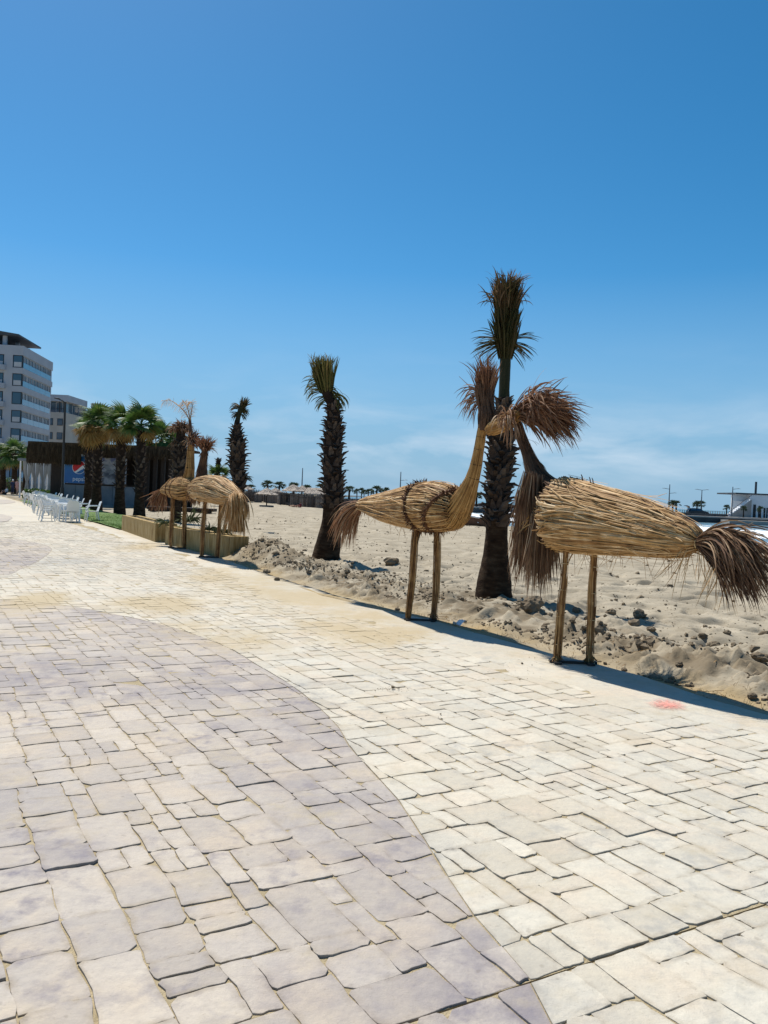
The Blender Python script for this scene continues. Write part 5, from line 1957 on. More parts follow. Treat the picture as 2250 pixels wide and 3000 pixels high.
b.add([(x, .3, z) for x, z in pr] + [(x, DEP - 4.2, z) for x, z in pr], [tuple(range(n_)), tuple(range(2 * n_ - 1, n_ - 1, -1))] + [(i, n_ + i, n_ + (i + 1) % n_, (i + 1) % n_) for i in range(n_)])
b.build('roof', M['roof_dark'], root)
# second house
YB2 = 190.0
xl, xr = vp(120, 1200, YB2).x, vp(192, 1200, YB2).x
zt2 = vp(180, 1157, YB2).z
root = thing('apartment_building', 'lower cream house with flat overhanging roof behind the street lamp', 'building', (xr, YB2, 0))
wd = xr - xl
zw1, zw0 = vp(180, 1176, YB2).z, vp(180, 1208, YB2).z
part('wall', (-wd - 14, 0, .4, 16, 0, zw0), M['render_cream'], root)
part('upper_glazing', (-wd - 12, -.8, 1.6, 15, zw0 + .02, zw1), M['pane'], root)
part('roof', (-wd - 14, .6, -.3, 12, zw1, zt2), M['render_white'], root)
part('roof', (1.2, 3.0, 13, 24, zw1 - 1.2, zt2 - .3), M['render_cream'], root)
part('side_wing', (-1.0, 2.6, 13.4, 23.5, 0, zw1 - 1.25), M['render_cream'], root)
for y in (2.0, 6.0, 10.0):
    f_ = part('window', (-.79, -.70, y, y + 1.6, zw0 + .05, zw1 - .05), M['mullion'], root)
    part('pane', (-.699, -.67, y + .15, y + 1.45, zw0 + .2, zw1 - .2), M['pane'], f_)
for x in (-wd - 4, -wd, -wd * .5):
    f_ = part('window', (x, x + 1.6, 1.50, 1.59, zw0 + .05, zw1 - .05), M['mullion'], root)
    part('pane', (x + .12, x + 1.48, 1.46, 1.499, zw0 + .2, zw1 - .2), M['pane'], f_)
for k in range(1, 4):
    for x in (-wd * .75, -wd * .35):
        f_ = part('window', (x, x + 1.3, .33, .399, zw0 - 3.2 * k + .2, zw0 - 3.2 * k + 1.8), M['frame_dark'], root)
        part('pane', (x + .1, x + 1.2, .30, .329, zw0 - 3.2 * k + .3, zw0 - 3.2 * k + 1.7), M['pane'], f_)
for x in (-wd - 1, -wd * .3):
    part('terrace_post', (x, x + .2, .5, .7, zw0, zw1), M['frame_dark'], root)
part('terrace_rail', (-wd - 6, -.1, .45, .55, zw0 + .9, zw0 + 1.0), M['frame_dark'], root)

# trees and hedge below the house
for i, (px, py, ptop, y, sc_, lab) in enumerate(((8, 1440, 1338, 98, 1.35, 'bushy palm below the tall building, at the photo edge'), (42, 1440, 1332, 96, 1.4, 'bushy green palm in the middle below the tall building'), (76, 1438, 1342, 100, 1.2, 'small bushy palm nearest the thatched bar corner'))):
    green_palm(lab, px, py, ptop, 7, 30, .12, 40 + i, sc_, 'bushy palms below the apartment building', y, -60)
for i, (px, py, y, sc_) in enumerate(((470, 1290, 66, 1.25), (505, 1292, 70, 1.1), (638, 1400, 75, 1.0))):
    green_palm(['young palm crown rising over the bar roof', 'palm crown over the right end of the bar roof', 'low green palm between the shaggy bird and the leaning palm'][i], px, 1455, py, 6, 26, .15, 60 + i, sc_, 'palms behind the beach bar', y, -40)
def hedge(name, label, px0, px1, y, h, d, mt):
    x0, x1 = vp(px0, 1430, y).x, vp(px1, 1430, y).x
    root = thing(name, label, 'hedge', ((x0 + x1) / 2, y, 0))
    b = MB()
    for _ in range(2200):
        p = Vector((rnd.uniform(-1, 1) * (x1 - x0) / 2, rnd.uniform(0, d), rnd.uniform(.05, h) * (.8 + .3 * math.sin(rnd.random() * 6))))
        d_ = Vector((rnd.gauss(0, 1), rnd.gauss(0, 1), rnd.gauss(.4, 1))).normalized()
        b.ribbon([p, p + d_ * .12, p + d_ * .24], [.03, .07, .01], Vector((rnd.gauss(0, 1), rnd.gauss(0, 1), rnd.gauss(0, 1))), rnd.random())
    b.build('foliage', M[mt], root)
    b = MB()
    b.box((x0 - x1) / 2, (x1 - x0) / 2, .2, d - .1, 0, h * .75)
    b.build('hedge_core', M['soil'], root)
hedge('hedge', 'yellow green hedge behind the walkers at the far end', -60, 52, 112, 1.9, 1.6, 'leaf')
hedge('hedge', 'low dark hedge in front of the white draped pergola', 66, 160, 74, .8, .8, 'leaf')

# street lamp in front of the bar
YL = 56.0
p0, pt = vp(181, 1470, YL), vp(188, 1178, YL)
root = thing('street_lamp', 'tall dark street lamp standing in front of the beach bar', 'street lamp', (p0.x, YL, 0))
b = MB()
b.tube([(0, 0, 0), (0, 0, 1.2), (0, 0, 1.25), (0, 0, pt.z)], [.13, .13, .09, .07], 10)
b.build('pole', M['black_steel'], root)
b = MB()
b.tube([(0, 0, pt.z - .1), (-.05, -.3, pt.z + .05), (-.1, -.9, pt.z + .1)], .04, 8)
b.build('arm', M['black_steel'], root)
b = MB()
b.tube([(-.08, -.7, pt.z + .10), (-.1, -1.0, pt.z + .12), (-.13, -1.45, pt.z + .10)], [.05, .12, .06], 8, ell=.5)
b.build('lamp_head', M['black_steel'], root)

# ------------------------------------------------------------------ people
def skin_mat(n_, c):
    return mat(n_, [c, tuple(v * 1.15 for v in c)], .7, 6, 1)
SK = skin_mat('skin', (.40, .24, .16))
def person(label, loc, rz, joints, edges, zones, h=1.0, hair=(.03, .02, .015)):
    """joints: name -> (x, y, z, radius); zones: list of (test on a joint name) -> cloth material via nearest joint."""
    root = thing('person', label, 'person', loc, rz)
    names = list(joints)
    me = bpy.data.meshes.new('body')
    me.from_pydata([joints[n_][:3] for n_ in names], [(names.index(a), names.index(b_)) for a, b_ in edges], [])
    o = bpy.data.objects.new('body', me)
    col.objects.link(o)
    sk = o.modifiers.new('skin', 'SKIN')
    ss = o.modifiers.new('sub', 'SUBSURF')
    ss.levels = ss.render_levels = 1
    for i, n_ in enumerate(names):
        r_ = joints[n_][3]
        me.skin_vertices[0].data[i].radius = (r_, r_)
    me.skin_vertices[0].data[names.index('pelvis')].use_root = True
    dg = bpy.context.evaluated_depsgraph_get()
    new = bpy.data.meshes.new_from_object(o.evaluated_get(dg))
    o.modifiers.clear()
    o.data = new
    new.name = 'body'
    o.parent = root
    mats_ = [SK] + [z_[1] for z_ in zones]
    for m_ in mats_:
        new.materials.append(m_)
    jp = [(n_, Vector(joints[n_][:3])) for n_ in names]
    for p in new.polygons:
        n_ = min(jp, key=lambda q: (q[1] - p.center).length)[0]
        for k, (test, _) in enumerate(zones):
            if any(n_.startswith(t) for t in test):
                p.material_index = k + 1
        p.use_smooth = True
    hd_ = Vector(joints['head'][:3])
    b = MB()
    rr_ = joints['head'][3] * 1.12
    vs2, fs2 = [], []
    for i in range(5):
        for j in range(10):
            th_, ph_ = math.pi * .58 * i / 4, 2 * math.pi * j / 10
            vs2.append(hd_ + Vector((math.sin(th_) * math.cos(ph_) * rr_, math.sin(th_) * math.sin(ph_) * rr_ - .012, math.cos(th_) * rr_ * 1.1 + .01)))
    for i in range(4):
        for j in range(10):
            j2 = (j + 1) % 10
            fs2.append((i * 10 + j, (i + 1) * 10 + j, (i + 1) * 10 + j2, i * 10 + j2))
    b.add(vs2, fs2)
    b.build('hair', skin_mat('hair', hair), root, True)
    return root
STAND_E = [('pelvis', 'belly'), ('belly', 'chest'), ('chest', 'neck'), ('neck', 'head'), ('head', 'crown'), ('chest', 'shoulder_a'), ('shoulder_a', 'elbow_a'), ('elbow_a', 'wrist_a'), ('wrist_a', 'hand_a'), ('chest', 'shoulder_b'), ('shoulder_b', 'elbow_b'), ('elbow_b', 'wrist_b'), ('wrist_b', 'hand_b'), ('pelvis', 'hip_a'), ('hip_a', 'knee_a'), ('knee_a', 'ankle_a'), ('ankle_a', 'toe_a'), ('pelvis', 'hip_b'), ('hip_b', 'knee_b'), ('knee_b', 'ankle_b'), ('ankle_b', 'toe_b')]
STAND = {'pelvis': (0, 0, .95, .13), 'belly': (0, 0, 1.12, .125), 'chest': (0, 0, 1.32, .14), 'neck': (0, 0, 1.48, .055), 'head': (0, .01, 1.60, .09), 'crown': (0, 0, 1.69, .07),
         'shoulder_a': (-.18, 0, 1.40, .06), 'elbow_a': (-.24, .02, 1.13, .045), 'wrist_a': (-.24, .12, .90, .032), 'hand_a': (-.23, .15, .80, .035),
         'shoulder_b': (.18, 0, 1.40, .06), 'elbow_b': (.24, -.02, 1.13, .045), 'wrist_b': (.25, .06, .90, .032), 'hand_b': (.25, .08, .80, .035),
         'hip_a': (-.09, 0, .88, .09), 'knee_a': (-.10, .10, .48, .06), 'ankle_a': (-.10, .04, .09, .042), 'toe_a': (-.10, .19, .04, .035),
         'hip_b': (.09, 0, .88, .09), 'knee_b': (.10, -.02, .48, .06), 'ankle_b': (.10, -.18, .10, .042), 'toe_b': (.10, -.04, .04, .035)}
SIT = {'pelvis': (0, 0, .14, .13), 'belly': (0, -.04, .30, .125), 'chest': (0, -.02, .50, .14), 'neck': (0, .02, .65, .055), 'head': (0, .05, .77, .09), 'crown': (0, .05, .86, .07),
       'shoulder_a': (-.18, 0, .58, .06), 'elbow_a': (-.24, .16, .38, .045), 'wrist_a': (-.12, .36, .42, .032), 'hand_a': (-.05, .42, .42, .035),
       'shoulder_b': (.18, 0, .58, .06), 'elbow_b': (.24, .16, .38, .045), 'wrist_b': (.12, .36, .42, .032), 'hand_b': (.05, .42, .42, .035),
       'hip_a': (-.10, .06, .14, .09), 'knee_a': (-.13, .42, .44, .06), 'ankle_a': (-.12, .62, .09, .042), 'toe_a': (-.12, .76, .05, .035),
       'hip_b': (.10, .06, .14, .09), 'knee_b': (.13, .42, .44, .06), 'ankle_b': (.12, .62, .09, .042), 'toe_b': (.12, .76, .05, .035)}
LIE = {k_: (x, z - .9, .12 + y * .5, r_) for k_, (x, y, z, r_) in STAND.items()}
navy, pale, rose, maroon, tan_ = [skin_mat(n_, c_) for n_, c_ in (('cloth_navy', (.02, .03, .07)), ('cloth_white', (.6, .6, .6)), ('cloth_rose', (.42, .24, .22)), ('cloth_maroon', (.12, .015, .02)), ('cloth_tan', (.5, .38, .24)))]
TOP, LOW = ('chest', 'belly', 'shoulder', 'elbow'), ('pelvis', 'hip', 'knee')
def at_px(px, py, y, z=0.0):
    p = vp(px, py, y)
    return Vector((p.x, y, z))
person('person in dark navy clothes with a white cap walking away', at_px(37, 1441, 92, .014), .2, STAND, STAND_E, [(TOP, navy), (LOW, navy)], hair=(.7, .7, .7))
person('person in pale rose top and shorts beside the walker in navy', at_px(50, 1441, 92, .014), -.1, STAND, STAND_E, [(TOP, rose), (('pelvis', 'hip'), rose)])
person('person in pale clothes sitting on the kerb at the far end', at_px(20, 1441, 94, .014), 2.4, SIT, STAND_E, [(TOP, pale), (LOW, navy)])
zb_ = beach_at(vp(882, 1480, 100))
person('person in maroon sitting on the sand in front of the huts', at_px(881, 1480, 100, beach_at(at_px(881, 1480, 100)) - .02), 1.2, SIT, STAND_E, [(TOP, maroon), (LOW, maroon)])
person('sunbather lying on the sand beside the person in maroon', at_px(864, 1480, 101, beach_at(at_px(864, 1480, 101))), 1.5, LIE, STAND_E, [(('chest', 'belly'), tan_), (('pelvis', 'hip'), maroon)])

# ------------------------------------------------------------------ huts, parasols and wind shelters far down the beach
M['hut_reed'] = mat('hut_reed', [(.10, .08, .07), (.20, .165, .14), (.32, .27, .22)], .9, 5, .4)
M['hut_roof'] = mat('hut_roof', [(.26, .21, .17), (.40, .34, .28), (.52, .46, .40)], .9, 5, .4)
def make_parasol():
    root = thing('thatched_parasol', 'x', 'parasol', (0, 0, 0), 0, 'thatched parasols far down the beach')
    b = MB()
    b.tube([(0, 0, -.3), (0, 0, 2.2)], .07, 8)
    b.build('post', M['dark_wood'], root)
    b = MB()
    n_ = 28
    rows = [(0.06, 2.62), (.5, 2.28), (1.0, 2.0), (1.45, 1.82), (1.42, 1.74), (.9, 1.9)]
    b.add([(r_ * math.cos(2 * math.pi * j / n_) * (1 + .03 * math.sin(j * 5)), r_ * math.sin(2 * math.pi * j / n_), z + (rnd.gauss(0, .03))) for r_, z in rows for j in range(n_)],
          [(i * n_ + j, i * n_ + (j + 1) % n_, (i + 1) * n_ + (j + 1) % n_, (i + 1) * n_ + j) for i in range(len(rows) - 1) for j in range(n_)] + [tuple(range(n_))])
    for _ in range(170):
        a = rnd.uniform(0, 6.28)
        r0 = rnd.uniform(.2, 1.3)
        z0 = 2.62 - r0 * .62 + .05
        b.ribbon([Vector((r0 * math.cos(a), r0 * math.sin(a), z0)), Vector(((r0 + .25) * math.cos(a), (r0 + .25) * math.sin(a), z0 - .13)), Vector(((r0 + .42) * math.cos(a), (r0 + .42) * math.sin(a), z0 - .34))], [.03, .03, .006], Vector((-math.sin(a), math.cos(a), 0)), rnd.random())
    b.build('thatch', M['hut_roof'], root)
    b = MB()
    b.tube([(0, 0, -.2), (0, 0, .32), (0, 0, .34)], [.95, .95, .9], 16)
    b.build('base', M['hut_reed'], root)
    return root
def make_shelter():
    root = thing('wind_shelter', 'x', 'wind shelter', (0, 0, 0), 0, 'round reed wind shelters far down the beach')
    b = MB()
    for j in range(90):
        a = R(-150) + R(300) * j / 89 + R(90)
        r_ = 1.5 + rnd.gauss(0, .02)
        x, y = r_ * math.cos(a), r_ * math.sin(a)
        b.tube([(x, y, -.3), (x * 1.02, y * 1.02, .8), (x + rnd.gauss(0, .03), y + rnd.gauss(0, .03), 1.55 + rnd.uniform(-.1, .1))], [.055, .055, .03], 4, rnd.random(), False)
    b.build('reed_wall', M['hut_reed'], root)
    b = MB()
    pts_ = [(1.53 * math.cos(R(-60) + R(300) * j / 40), 1.53 * math.sin(R(-60) + R(300) * j / 40), 1.25) for j in range(41)]
    b.tube(pts_, .04, 5)
    b.build('rail', M['dark_wood'], root)
    return root
par0, she0 = make_parasol(), make_shelter()
YH = 112
def on_sand(px, y, py=1475):
    p = vp(px, py, y)
    return Vector((p.x, y, beach_at(p)))
PAR = [(712, 120, 1.0, 'thatched parasol half hidden behind the shaggy palm trunk'), (781, 93, .86, 'thatched parasol with round base, nearest of the beach parasols'), (858, 118, 1.15, 'thatched parasol above the sitting pair on the sand'), (884, 124, 1.1, 'thatched parasol just left of the far pole'), (806, 130, .9, 'small thatched parasol behind the nearest parasol'), (975, 118, .9, 'thatched parasol behind the olive-crowned palm trunk')]
for i, (px, y, s_, lab) in enumerate(PAR):
    c_ = on_sand(px, y)
    if i == 0:
        par0['label'] = lab
        par0.matrix_basis = Matrix.Translation(c_)
    else:
        copy_tree(par0, lab, c_, rnd.random() * 6, s_)
SHE = [(735, 121, 1.0, 'reed wind shelter at the shaggy palm, first from the bar'), (758, 126, 1.1, 'dark reed wind shelter left of the nearest parasol'), (806, 122, 1.05, 'reed wind shelter right of the nearest parasol'), (830, 127, 1.1, 'reed wind shelter in the middle of the row'), (848, 117, 1.1, 'reed wind shelter behind the sunbather'), (880, 118, 1.1, 'reed wind shelter behind the person in maroon'), (912, 116, 1.1, 'reed wind shelter right of the far pole'), (936, 114, 1.15, 'tall reed wind shelter against the olive-crowned palm'), (1018, 120, 1.0, 'reed wind shelter just right of the olive-crowned palm'), (1045, 122, 1.0, 'reed wind shelter above the tail of the middle bird'), (1068, 124, .9, 'last reed wind shelter behind the middle bird')]
for i, (px, y, s_, lab) in enumerate(SHE):
    c_ = on_sand(px, y)
    if i == 0:
        she0['label'] = lab
        she0.matrix_basis = Matrix.Translation(c_)
    else:
        copy_tree(she0, lab, c_, rnd.uniform(-.8, .8), s_)
# a thatched hut with a long roof
c_ = on_sand(922, 120)
root = thing('beach_hut', 'open beach hut with a long thatched roof right of the far pole', 'hut', c_)
b = MB()
L_, D_ = 1.55, 1.2
b.add([(-L_, -D_, 1.9), (L_, -D_, 1.9), (L_, D_, 1.9), (-L_, D_, 1.9), (-L_ * .75, 0, 2.75), (L_ * .7, 0, 2.75), (-L_, -D_, 1.78), (L_, -D_, 1.78), (L_, D_, 1.78), (-L_, D_, 1.78)],
      [(0, 1, 5, 4), (2, 3, 4, 5), (1, 2, 5), (3, 0, 4), (0, 6, 7, 1), (1, 7, 8, 2), (2, 8, 9, 3), (3, 9, 6, 0), (9, 8, 7, 6)])
for _ in range(200):
    x, s_ = rnd.uniform(-L_, L_), rnd.choice((-1, 1))
    f = rnd.random()
    y, z = s_ * D_ * f, 2.78 - .86 * f
    b.ribbon([Vector((x, y, z)), Vector((x, y + s_ * .2, z - .12)), Vector((x, y + s_ * .32, z - .34))], [.03, .03, .01], Vector((1, 0, 0)), rnd.random())
b.build('roof', M['hut_roof'], root)
for x in (-L_ * .9, -L_ * .3, L_ * .3, L_ * .9):
    for y in (-D_ * .9, D_ * .9):
        part('post', (x - .05, x + .05, y - .05, y + .05, -.3, 1.8), M['dark_wood'], root)

# ------------------------------------------------------------------ quay, lamps, far palms, car and white house
M['quay'] = mat('quay_stone', [(.045, .05, .055), (.09, .095, .10)], .9, .6, 1, .6, 8)
M['quay_top'] = mat('quay_top', [(.27, .26, .245), (.36, .345, .32)], .9, .6, 1)
ZQ = .42
yq = 158.0
b = MB()
b.box(-24, 140, yq, yq + 34, -3, ZQ - .3)
q = b.build('quay', M['quay'])
tag(q, kind='structure')
part('quay_coping', (-24.1, 140, yq - .15, yq + 1.2, ZQ - .297, ZQ - .05), M['quay_top'], q)
part('quay_deck', (-24, 140, yq + 1.203, yq + 34, ZQ - .3, ZQ - .06), M['quay_top'], q)
xr_ = vp(2128, 1520, yq - 3).x
part('lower_quay', (xr_, 140, yq - 4.5, yq - .16, -3, ZQ - .55), M['quay_top'], q)
part('kerb_wall', (-24, vp(2135, 1510, yq + 8).x, yq + 6, yq + 6.4, ZQ - .057, ZQ + .42), M['quay'], q)
def rail(label, px0, px1, y, h, z, mt, n):
    x0, x1 = vp(px0, 1500, y).x, vp(px1, 1500, y).x
    root = thing('railing', label, 'railing', ((x0), y, z), 0)
    for i in range(n + 1):
        part('post', ((x1 - x0) * i / n - .05, (x1 - x0) * i / n + .05, -.05, .05, 0, h), mt, root)
    for zz in (h * .5, h):
        part('rail', (0, x1 - x0, -.03, .03, zz - .03, zz + .03), mt, root)
rail('pale railing along the quay on both sides of the dark car', 1985, 2150, yq + 10, 1.0, ZQ - .06, M['concrete_grey'], 24)
rail('white railing along the far promenade behind the middle bird', 1005, 1180, yq + 14, 1.1, ZQ - .06, M['white'], 26)
M['pole'] = mat('grey_pole', [(.10, .12, .14), (.15, .17, .19)], .5, 2, 1, metal=.3)
def lamp(label, px, ptop, y, arms):
    pb = vp(px, 1490, y)
    zt = vp(px, ptop, y).z
    root = thing('street_lamp', label, 'street lamp', (pb.x, y, ZQ - .06 if y > 150 else 0.0), 0, 'lamp posts far away by the water')
    H_ = zt - (ZQ - .06)
    b = MB()
    b.tube([(0, 0, 0), (0, 0, H_ * .5), (H_ * .0, 0, H_)], [.16, .12, .08], 8)
    b.build('pole', M['pole'], root)
    for s_, f in arms:
        b = MB()
        b.tube([(0, 0, H_ * f), (s_ * .9, 0, H_ * f + .12)], .05, 6)
        a_ = b.build('arm', M['pole'], root)
        b = MB()
        b.tube([(s_ * .7, 0, H_ * f + .10), (s_ * 1.0, 0, H_ * f + .16), (s_ * 1.5, 0, H_ * f + .12)], [.05, .13, .05], 6, ell=.5)
        b.build('lamp_head', M['pole'], a_)
lamp('slim far pole rising behind the beach huts', 882, 1371, 168, [])
lamp('slim far pole above the back of the middle bird', 1170, 1382, 172, [(1, .72)])
lamp('lamp post on the quay next to the pair of palms', 1959, 1419, yq + 12, [(-1, .84), (1, .70)])
lamp('thin lamp post on the quay above the dark car', 2054, 1436, yq + 18, [(-1, 1.0), (1, 1.0)])
lamp('lamp post on the quay left of the white house', 2144, 1426, yq + 4, [(1, .92), (-1, .74)])
# far palms
def make_far_palm():
    root = thing('palm_tree', 'x', 'palm tree', (0, 0, 0), 0, 'small palms far away along the water')
    b = MB()
    b.tube([(0, 0, -.3), (0, 0, 1.2), (.05, 0, 2.6)], [.22, .16, .15], 8)
    b.build('trunk', M['bark'], root)
    b = MB()
    for i in range(34):
        az, el = rnd.uniform(0, 6.28), R(rnd.uniform(-25, 80))
        d = Vector((math.cos(az) * math.cos(el), math.sin(az) * math.cos(el), math.sin(el)))
        p0 = Vector((.05, 0, 2.6))
        L_ = rnd.uniform(.8, 1.15)
        base_ = p0 + d * L_ * .5
        b.tube([p0, base_], [.03, .02], 3, .3, False)
        for j in range(7):
            dd = (d + Vector((rnd.gauss(0, .42), rnd.gauss(0, .42), rnd.gauss(-.15, .35)))).normalized()
            b.ribbon([base_, base_ + dd * L_ * .3, base_ + dd * L_ * .6 + Vector((0, 0, -.08))], [.03, .06, .01], Vector((rnd.gauss(0, 1), rnd.gauss(0, 1), rnd.gauss(0, 1))), rnd.random())
    b.build('crown', M['leaf_far'], root)
    return root
fp0 = make_far_palm()
FP = [(735, 1428, 165, 1.0, 'far palm beside the shaggy palm trunk'), (783, 1419, 166, 1.3, 'far palm behind the peak of the nearest parasol'), (816, 1422, 170, 1.35, 'far palm between two parasol peaks'), (859, 1424, 172, 1.35, 'far palm left of the far pole'), (898, 1430, 170, 1.2, 'far palm just right of the far pole'), (938, 1428, 168, 1.2, 'far palm touching the olive-crowned palm from the beach side'),
      (1022, 1434, 172, 1.35, 'large far palm right of the olive-crowned palm'), (1045, 1440, 180, .75, 'tiny far palm, first of the row over the white railing'), (1058, 1438, 182, .8, 'tiny far palm, second of the row over the white railing'), (1066, 1442, 178, .6, 'tiny far palm, third of the row over the white railing'), (1078, 1441, 182, .75, 'tiny far palm, fourth of the row over the white railing'), (1086, 1440, 184, .75, 'tiny far palm, fifth of the row over the white railing'), (1102, 1434, 174, 1.3, 'larger far palm at the end of the white railing'), (1131, 1438, 176, .9, 'far palm just above the tail half of the middle bird'),
      (1896, 1474, 164, 1.1, 'brownish far palm peeking over the back of the nearest bird'), (1972, 1475, 168, 1.0, 'far palm, first of the pair by the quay lamp'), (1982, 1476, 169, 1.0, 'far palm, second of the pair by the quay lamp'), (2043, 1477, 176, .95, 'far palm behind the open tailgate of the car'), (2056, 1477, 177, .95, 'far palm behind the bonnet of the car'), (2130, 1487, 165, .75, 'small far palm in front of the white house stair'), (2180, 1490, 160, .7, 'small far palm by the white house wall'), (2230, 1492, 160, .7, 'small far palm by the white house doors'), (1396, 1452, 160, 1.1, 'far palm at the edge of the thickest trunk')]
for i, (px, pc, y, s_, lab) in enumerate(FP):
    pb = vp(px, 1470, y)
    zc = vp(px, pc, y).z
    z0 = ZQ - .06 if y >= yq else 0.0
    sc_ = max(.3, (zc - z0) / 2.7)
    if i == 0:
        fp0['label'] = lab
        r_ = fp0
    else:
        r_ = copy_tree(fp0, lab, (0, 0, 0))
    r_.matrix_basis = Matrix.Translation((pb.x, y, z0)) @ Matrix.Rotation(rnd.random() * 6, 4, 'Z') @ Matrix.Diagonal((s_ * 1.0, s_ * 1.0, sc_, 1))
# car
YC = yq + 9.0
pcx = vp(2043, 1500, YC).x
M['car_paint'] = mat('car_paint', [(.012, .014, .018), (.018, .02, .025)], .25, 1, 1, spec=.5)
M['tyre'] = mat('tyre', [(.012, .012, .012), (.02, .02, .02)], .9, 10, 1)
M['rim'] = mat('rim', [(.35, .36, .37), (.45, .46, .47)], .35, 3, 1, metal=.7)
root = thing('parked_car', 'dark parked car on the quay with its tailgate open', 'car', (pcx, YC, ZQ - .06), 0)
prof = [(-2.0, .35), (-2.05, .75), (-1.95, .98), (-1.75, 1.38), (-1.2, 1.47), (0.1, 1.45), (.55, 1.30), (.98, .98), (1.75, .85), (2.08, .66), (2.1, .36)]
b = MB()
n_ = len(prof)
rows = []
for y, k, dz in ((-.86, .985, 0), (-.70, 1.0, .0), (.70, 1.0, .0), (.86, .985, 0)):
    for x, z in prof:
        inset = .16 * max(0, (z - .95) / .5) if abs(y) > .8 else 0
        rows.append((x * k, y - math.copysign(inset, y), z if abs(y) < .8 else z - .02))
b.add(rows, [(i * n_ + j, i * n_ + j + 1, (i + 1) * n_ + j + 1, (i + 1) * n_ + j) for i in range(3) for j in range(n_ - 1)] + [tuple(range(n_ - 1, -1, -1)), tuple(3 * n_ + j for j in range(n_)), (0, n_, n_ * 2, n_ * 3, n_ * 3 + n_ - 1, n_ * 2 + n_ - 1, n_ + n_ - 1, n_ - 1)])
b.build('body', M['car_paint'], root)
for s_ in (-1, 1):
    for a, c_ in (((-1.6, 1.0), (-.55, 1.36)), ((-.48, 1.0), (.72, 1.34))):
        b = MB()
        y0, y1 = s_ * .87, s_ * .745
        b.add([(a[0], y0, a[1]), (c_[0] + (.1 if c_[0] > 0 else 0), y0, a[1]), (c_[0] - (.45 if c_[0] > 0 else 0), y1, c_[1]), (a[0] + .06, y1, c_[1])], [(0, 1, 2, 3)])
        b.build('side_window', M['pane'], root)
    for x in (-1.3, 1.32):
        b = MB()
        b.tube([(x, s_ * .70, .31), (x, s_ * .90, .31)], .31, 20)
        w_ = b.build('wheel', M['tyre'], root)
        b = MB()
        b.tube([(x, s_ * .895, .31), (x, s_ * .915, .31)], .19, 14)
        b.build('rim', M['rim'], w_)
    b = MB()
    b.box(1.98, 2.09, s_ * .78 - .12, s_ * .78 + .06, .62, .74)
    b.build('headlight', M['white'], root)
b = MB()
b.tube([(-1.72, -.0, 1.44), (-1.95, 0, 1.78), (-2.35, 0, 1.92), (-2.62, 0, 1.86)], [.06, .09, .09, .05], 6, ell=11)
b.build('tailgate', M['car_paint'], root)
# white house on the quay
YW = yq + 7
WX = lambda px, py=1480: vp(px, py, YW).x
WZ = lambda px, py: vp(px, py, YW).z
x0, x1 = WX(2196), WX(2400)
root = thing('seafront_house', 'white flat-roofed house with an outside stair on the quay', 'house', (x0, YW, ZQ - .06))
z0 = ZQ - .06
zr = WZ(2200, 1449) - z0
part('wall', (0, x1 - x0, 0, 9, 0, zr), M['white'], root)
xp0 = WX(2153) - x0
part('roof', (xp0, x1 - x0 + .2, -.2, 9.2, zr, zr + .28), M['roof_dark'], root)
part('stair_wall', (xp0, -.003, 1.5, 1.8, WZ(2170, 1468) - z0, zr - .002), M['white'], root)
b = MB()
sx0, sx1 = WX(2128) - x0, WX(2194) - x0
zs = WZ(2194, 1463) - z0
b.add([(sx0, -1.2, 0), (sx1, -1.2, 0), (sx1, -1.2, zs), (sx0, .4, 0), (sx1, .4, 0), (sx1, .4, zs)], [(0, 1, 2), (5, 4, 3), (0, 2, 5, 3), (1, 4, 5, 2), (0, 3, 4, 1)])
b.build('stair_side', M['quay_top'], root)
for k in range(12):
    f = k / 12
    part('step', (sx0 + (sx1 - sx0) * f, sx0 + (sx1 - sx0) * (f + 1 / 12), -1.15, .35, zs * f - .02, zs * (f + 1 / 12) + .06), M['white'], root, rnd.random())
b = MB()
b.tube([(sx0, -1.15, .9), (sx1, -1.15, zs + .9)], .05, 5)
b.build('hand_rail', M['frame_dark'], root)
for px0, px1, pt_ in ((2207, 2215, 1478), (2222, 2228, 1482), (2238, 2243, 1488), (2246, 2250, 1488)):
    d_ = part('door', (WX(px0) - x0, WX(px1) - x0, -.06, -.003, 0, WZ(px0, pt_) - z0), M['frame_dark'], root)
    part('handle', (WX(px1) - x0 - .15, WX(px1) - x0 - .09, -.12, -.062, .95, 1.1), M['rim'], d_)
b = MB()
xx = WX(2225) - x0
b.tube([(xx, 2, zr + .28), (xx, 2, WZ(2227, 1411) - z0)], .22, 10)
b.build('chimney', M['roof_dark'], root)
tag(part('terrace', (WX(2120), 140, yq - .1, YW + 8, ZQ - .055, ZQ + .02), M['quay_top'], None), kind='structure')

# rowing boat at the waterline behind the thick palm
YBt = gp(1410, 1553, -.35).y
pbt = vp(1413, 1552, YBt)
root = thing('rowing_boat', 'small brown rowing boat with a white rim lying at the waterline', 'boat', (vp(1425, 1552, YBt).x, YBt, vp(1425, 1557, YBt).z), .25)
b = MB()
k_, n_ = 14, 9
vs2, fs2 = [], []
Lb = 1.6
for i in range(k_ + 1):
    f = i / k_ * 2 - 1
    w_ = .62 * max(.03, (1 - abs(f) ** 2.6))
    sh = .78 + .22 * f * f
    for j in range(n_):
        a = math.pi * j / (n_ - 1)
        vs2.append((f * Lb * (1 + .10 * math.sin(a) * 0), -math.cos(a) * w_, sh - math.sin(a) ** .8 * sh * (1 - .45 * f ** 4) + .02))
for i in range(k_):
    for j in range(n_ - 1):
        fs2.append((i * n_ + j, (i + 1) * n_ + j, (i + 1) * n_ + j + 1, i * n_ + j + 1))
b.add(vs2, fs2)
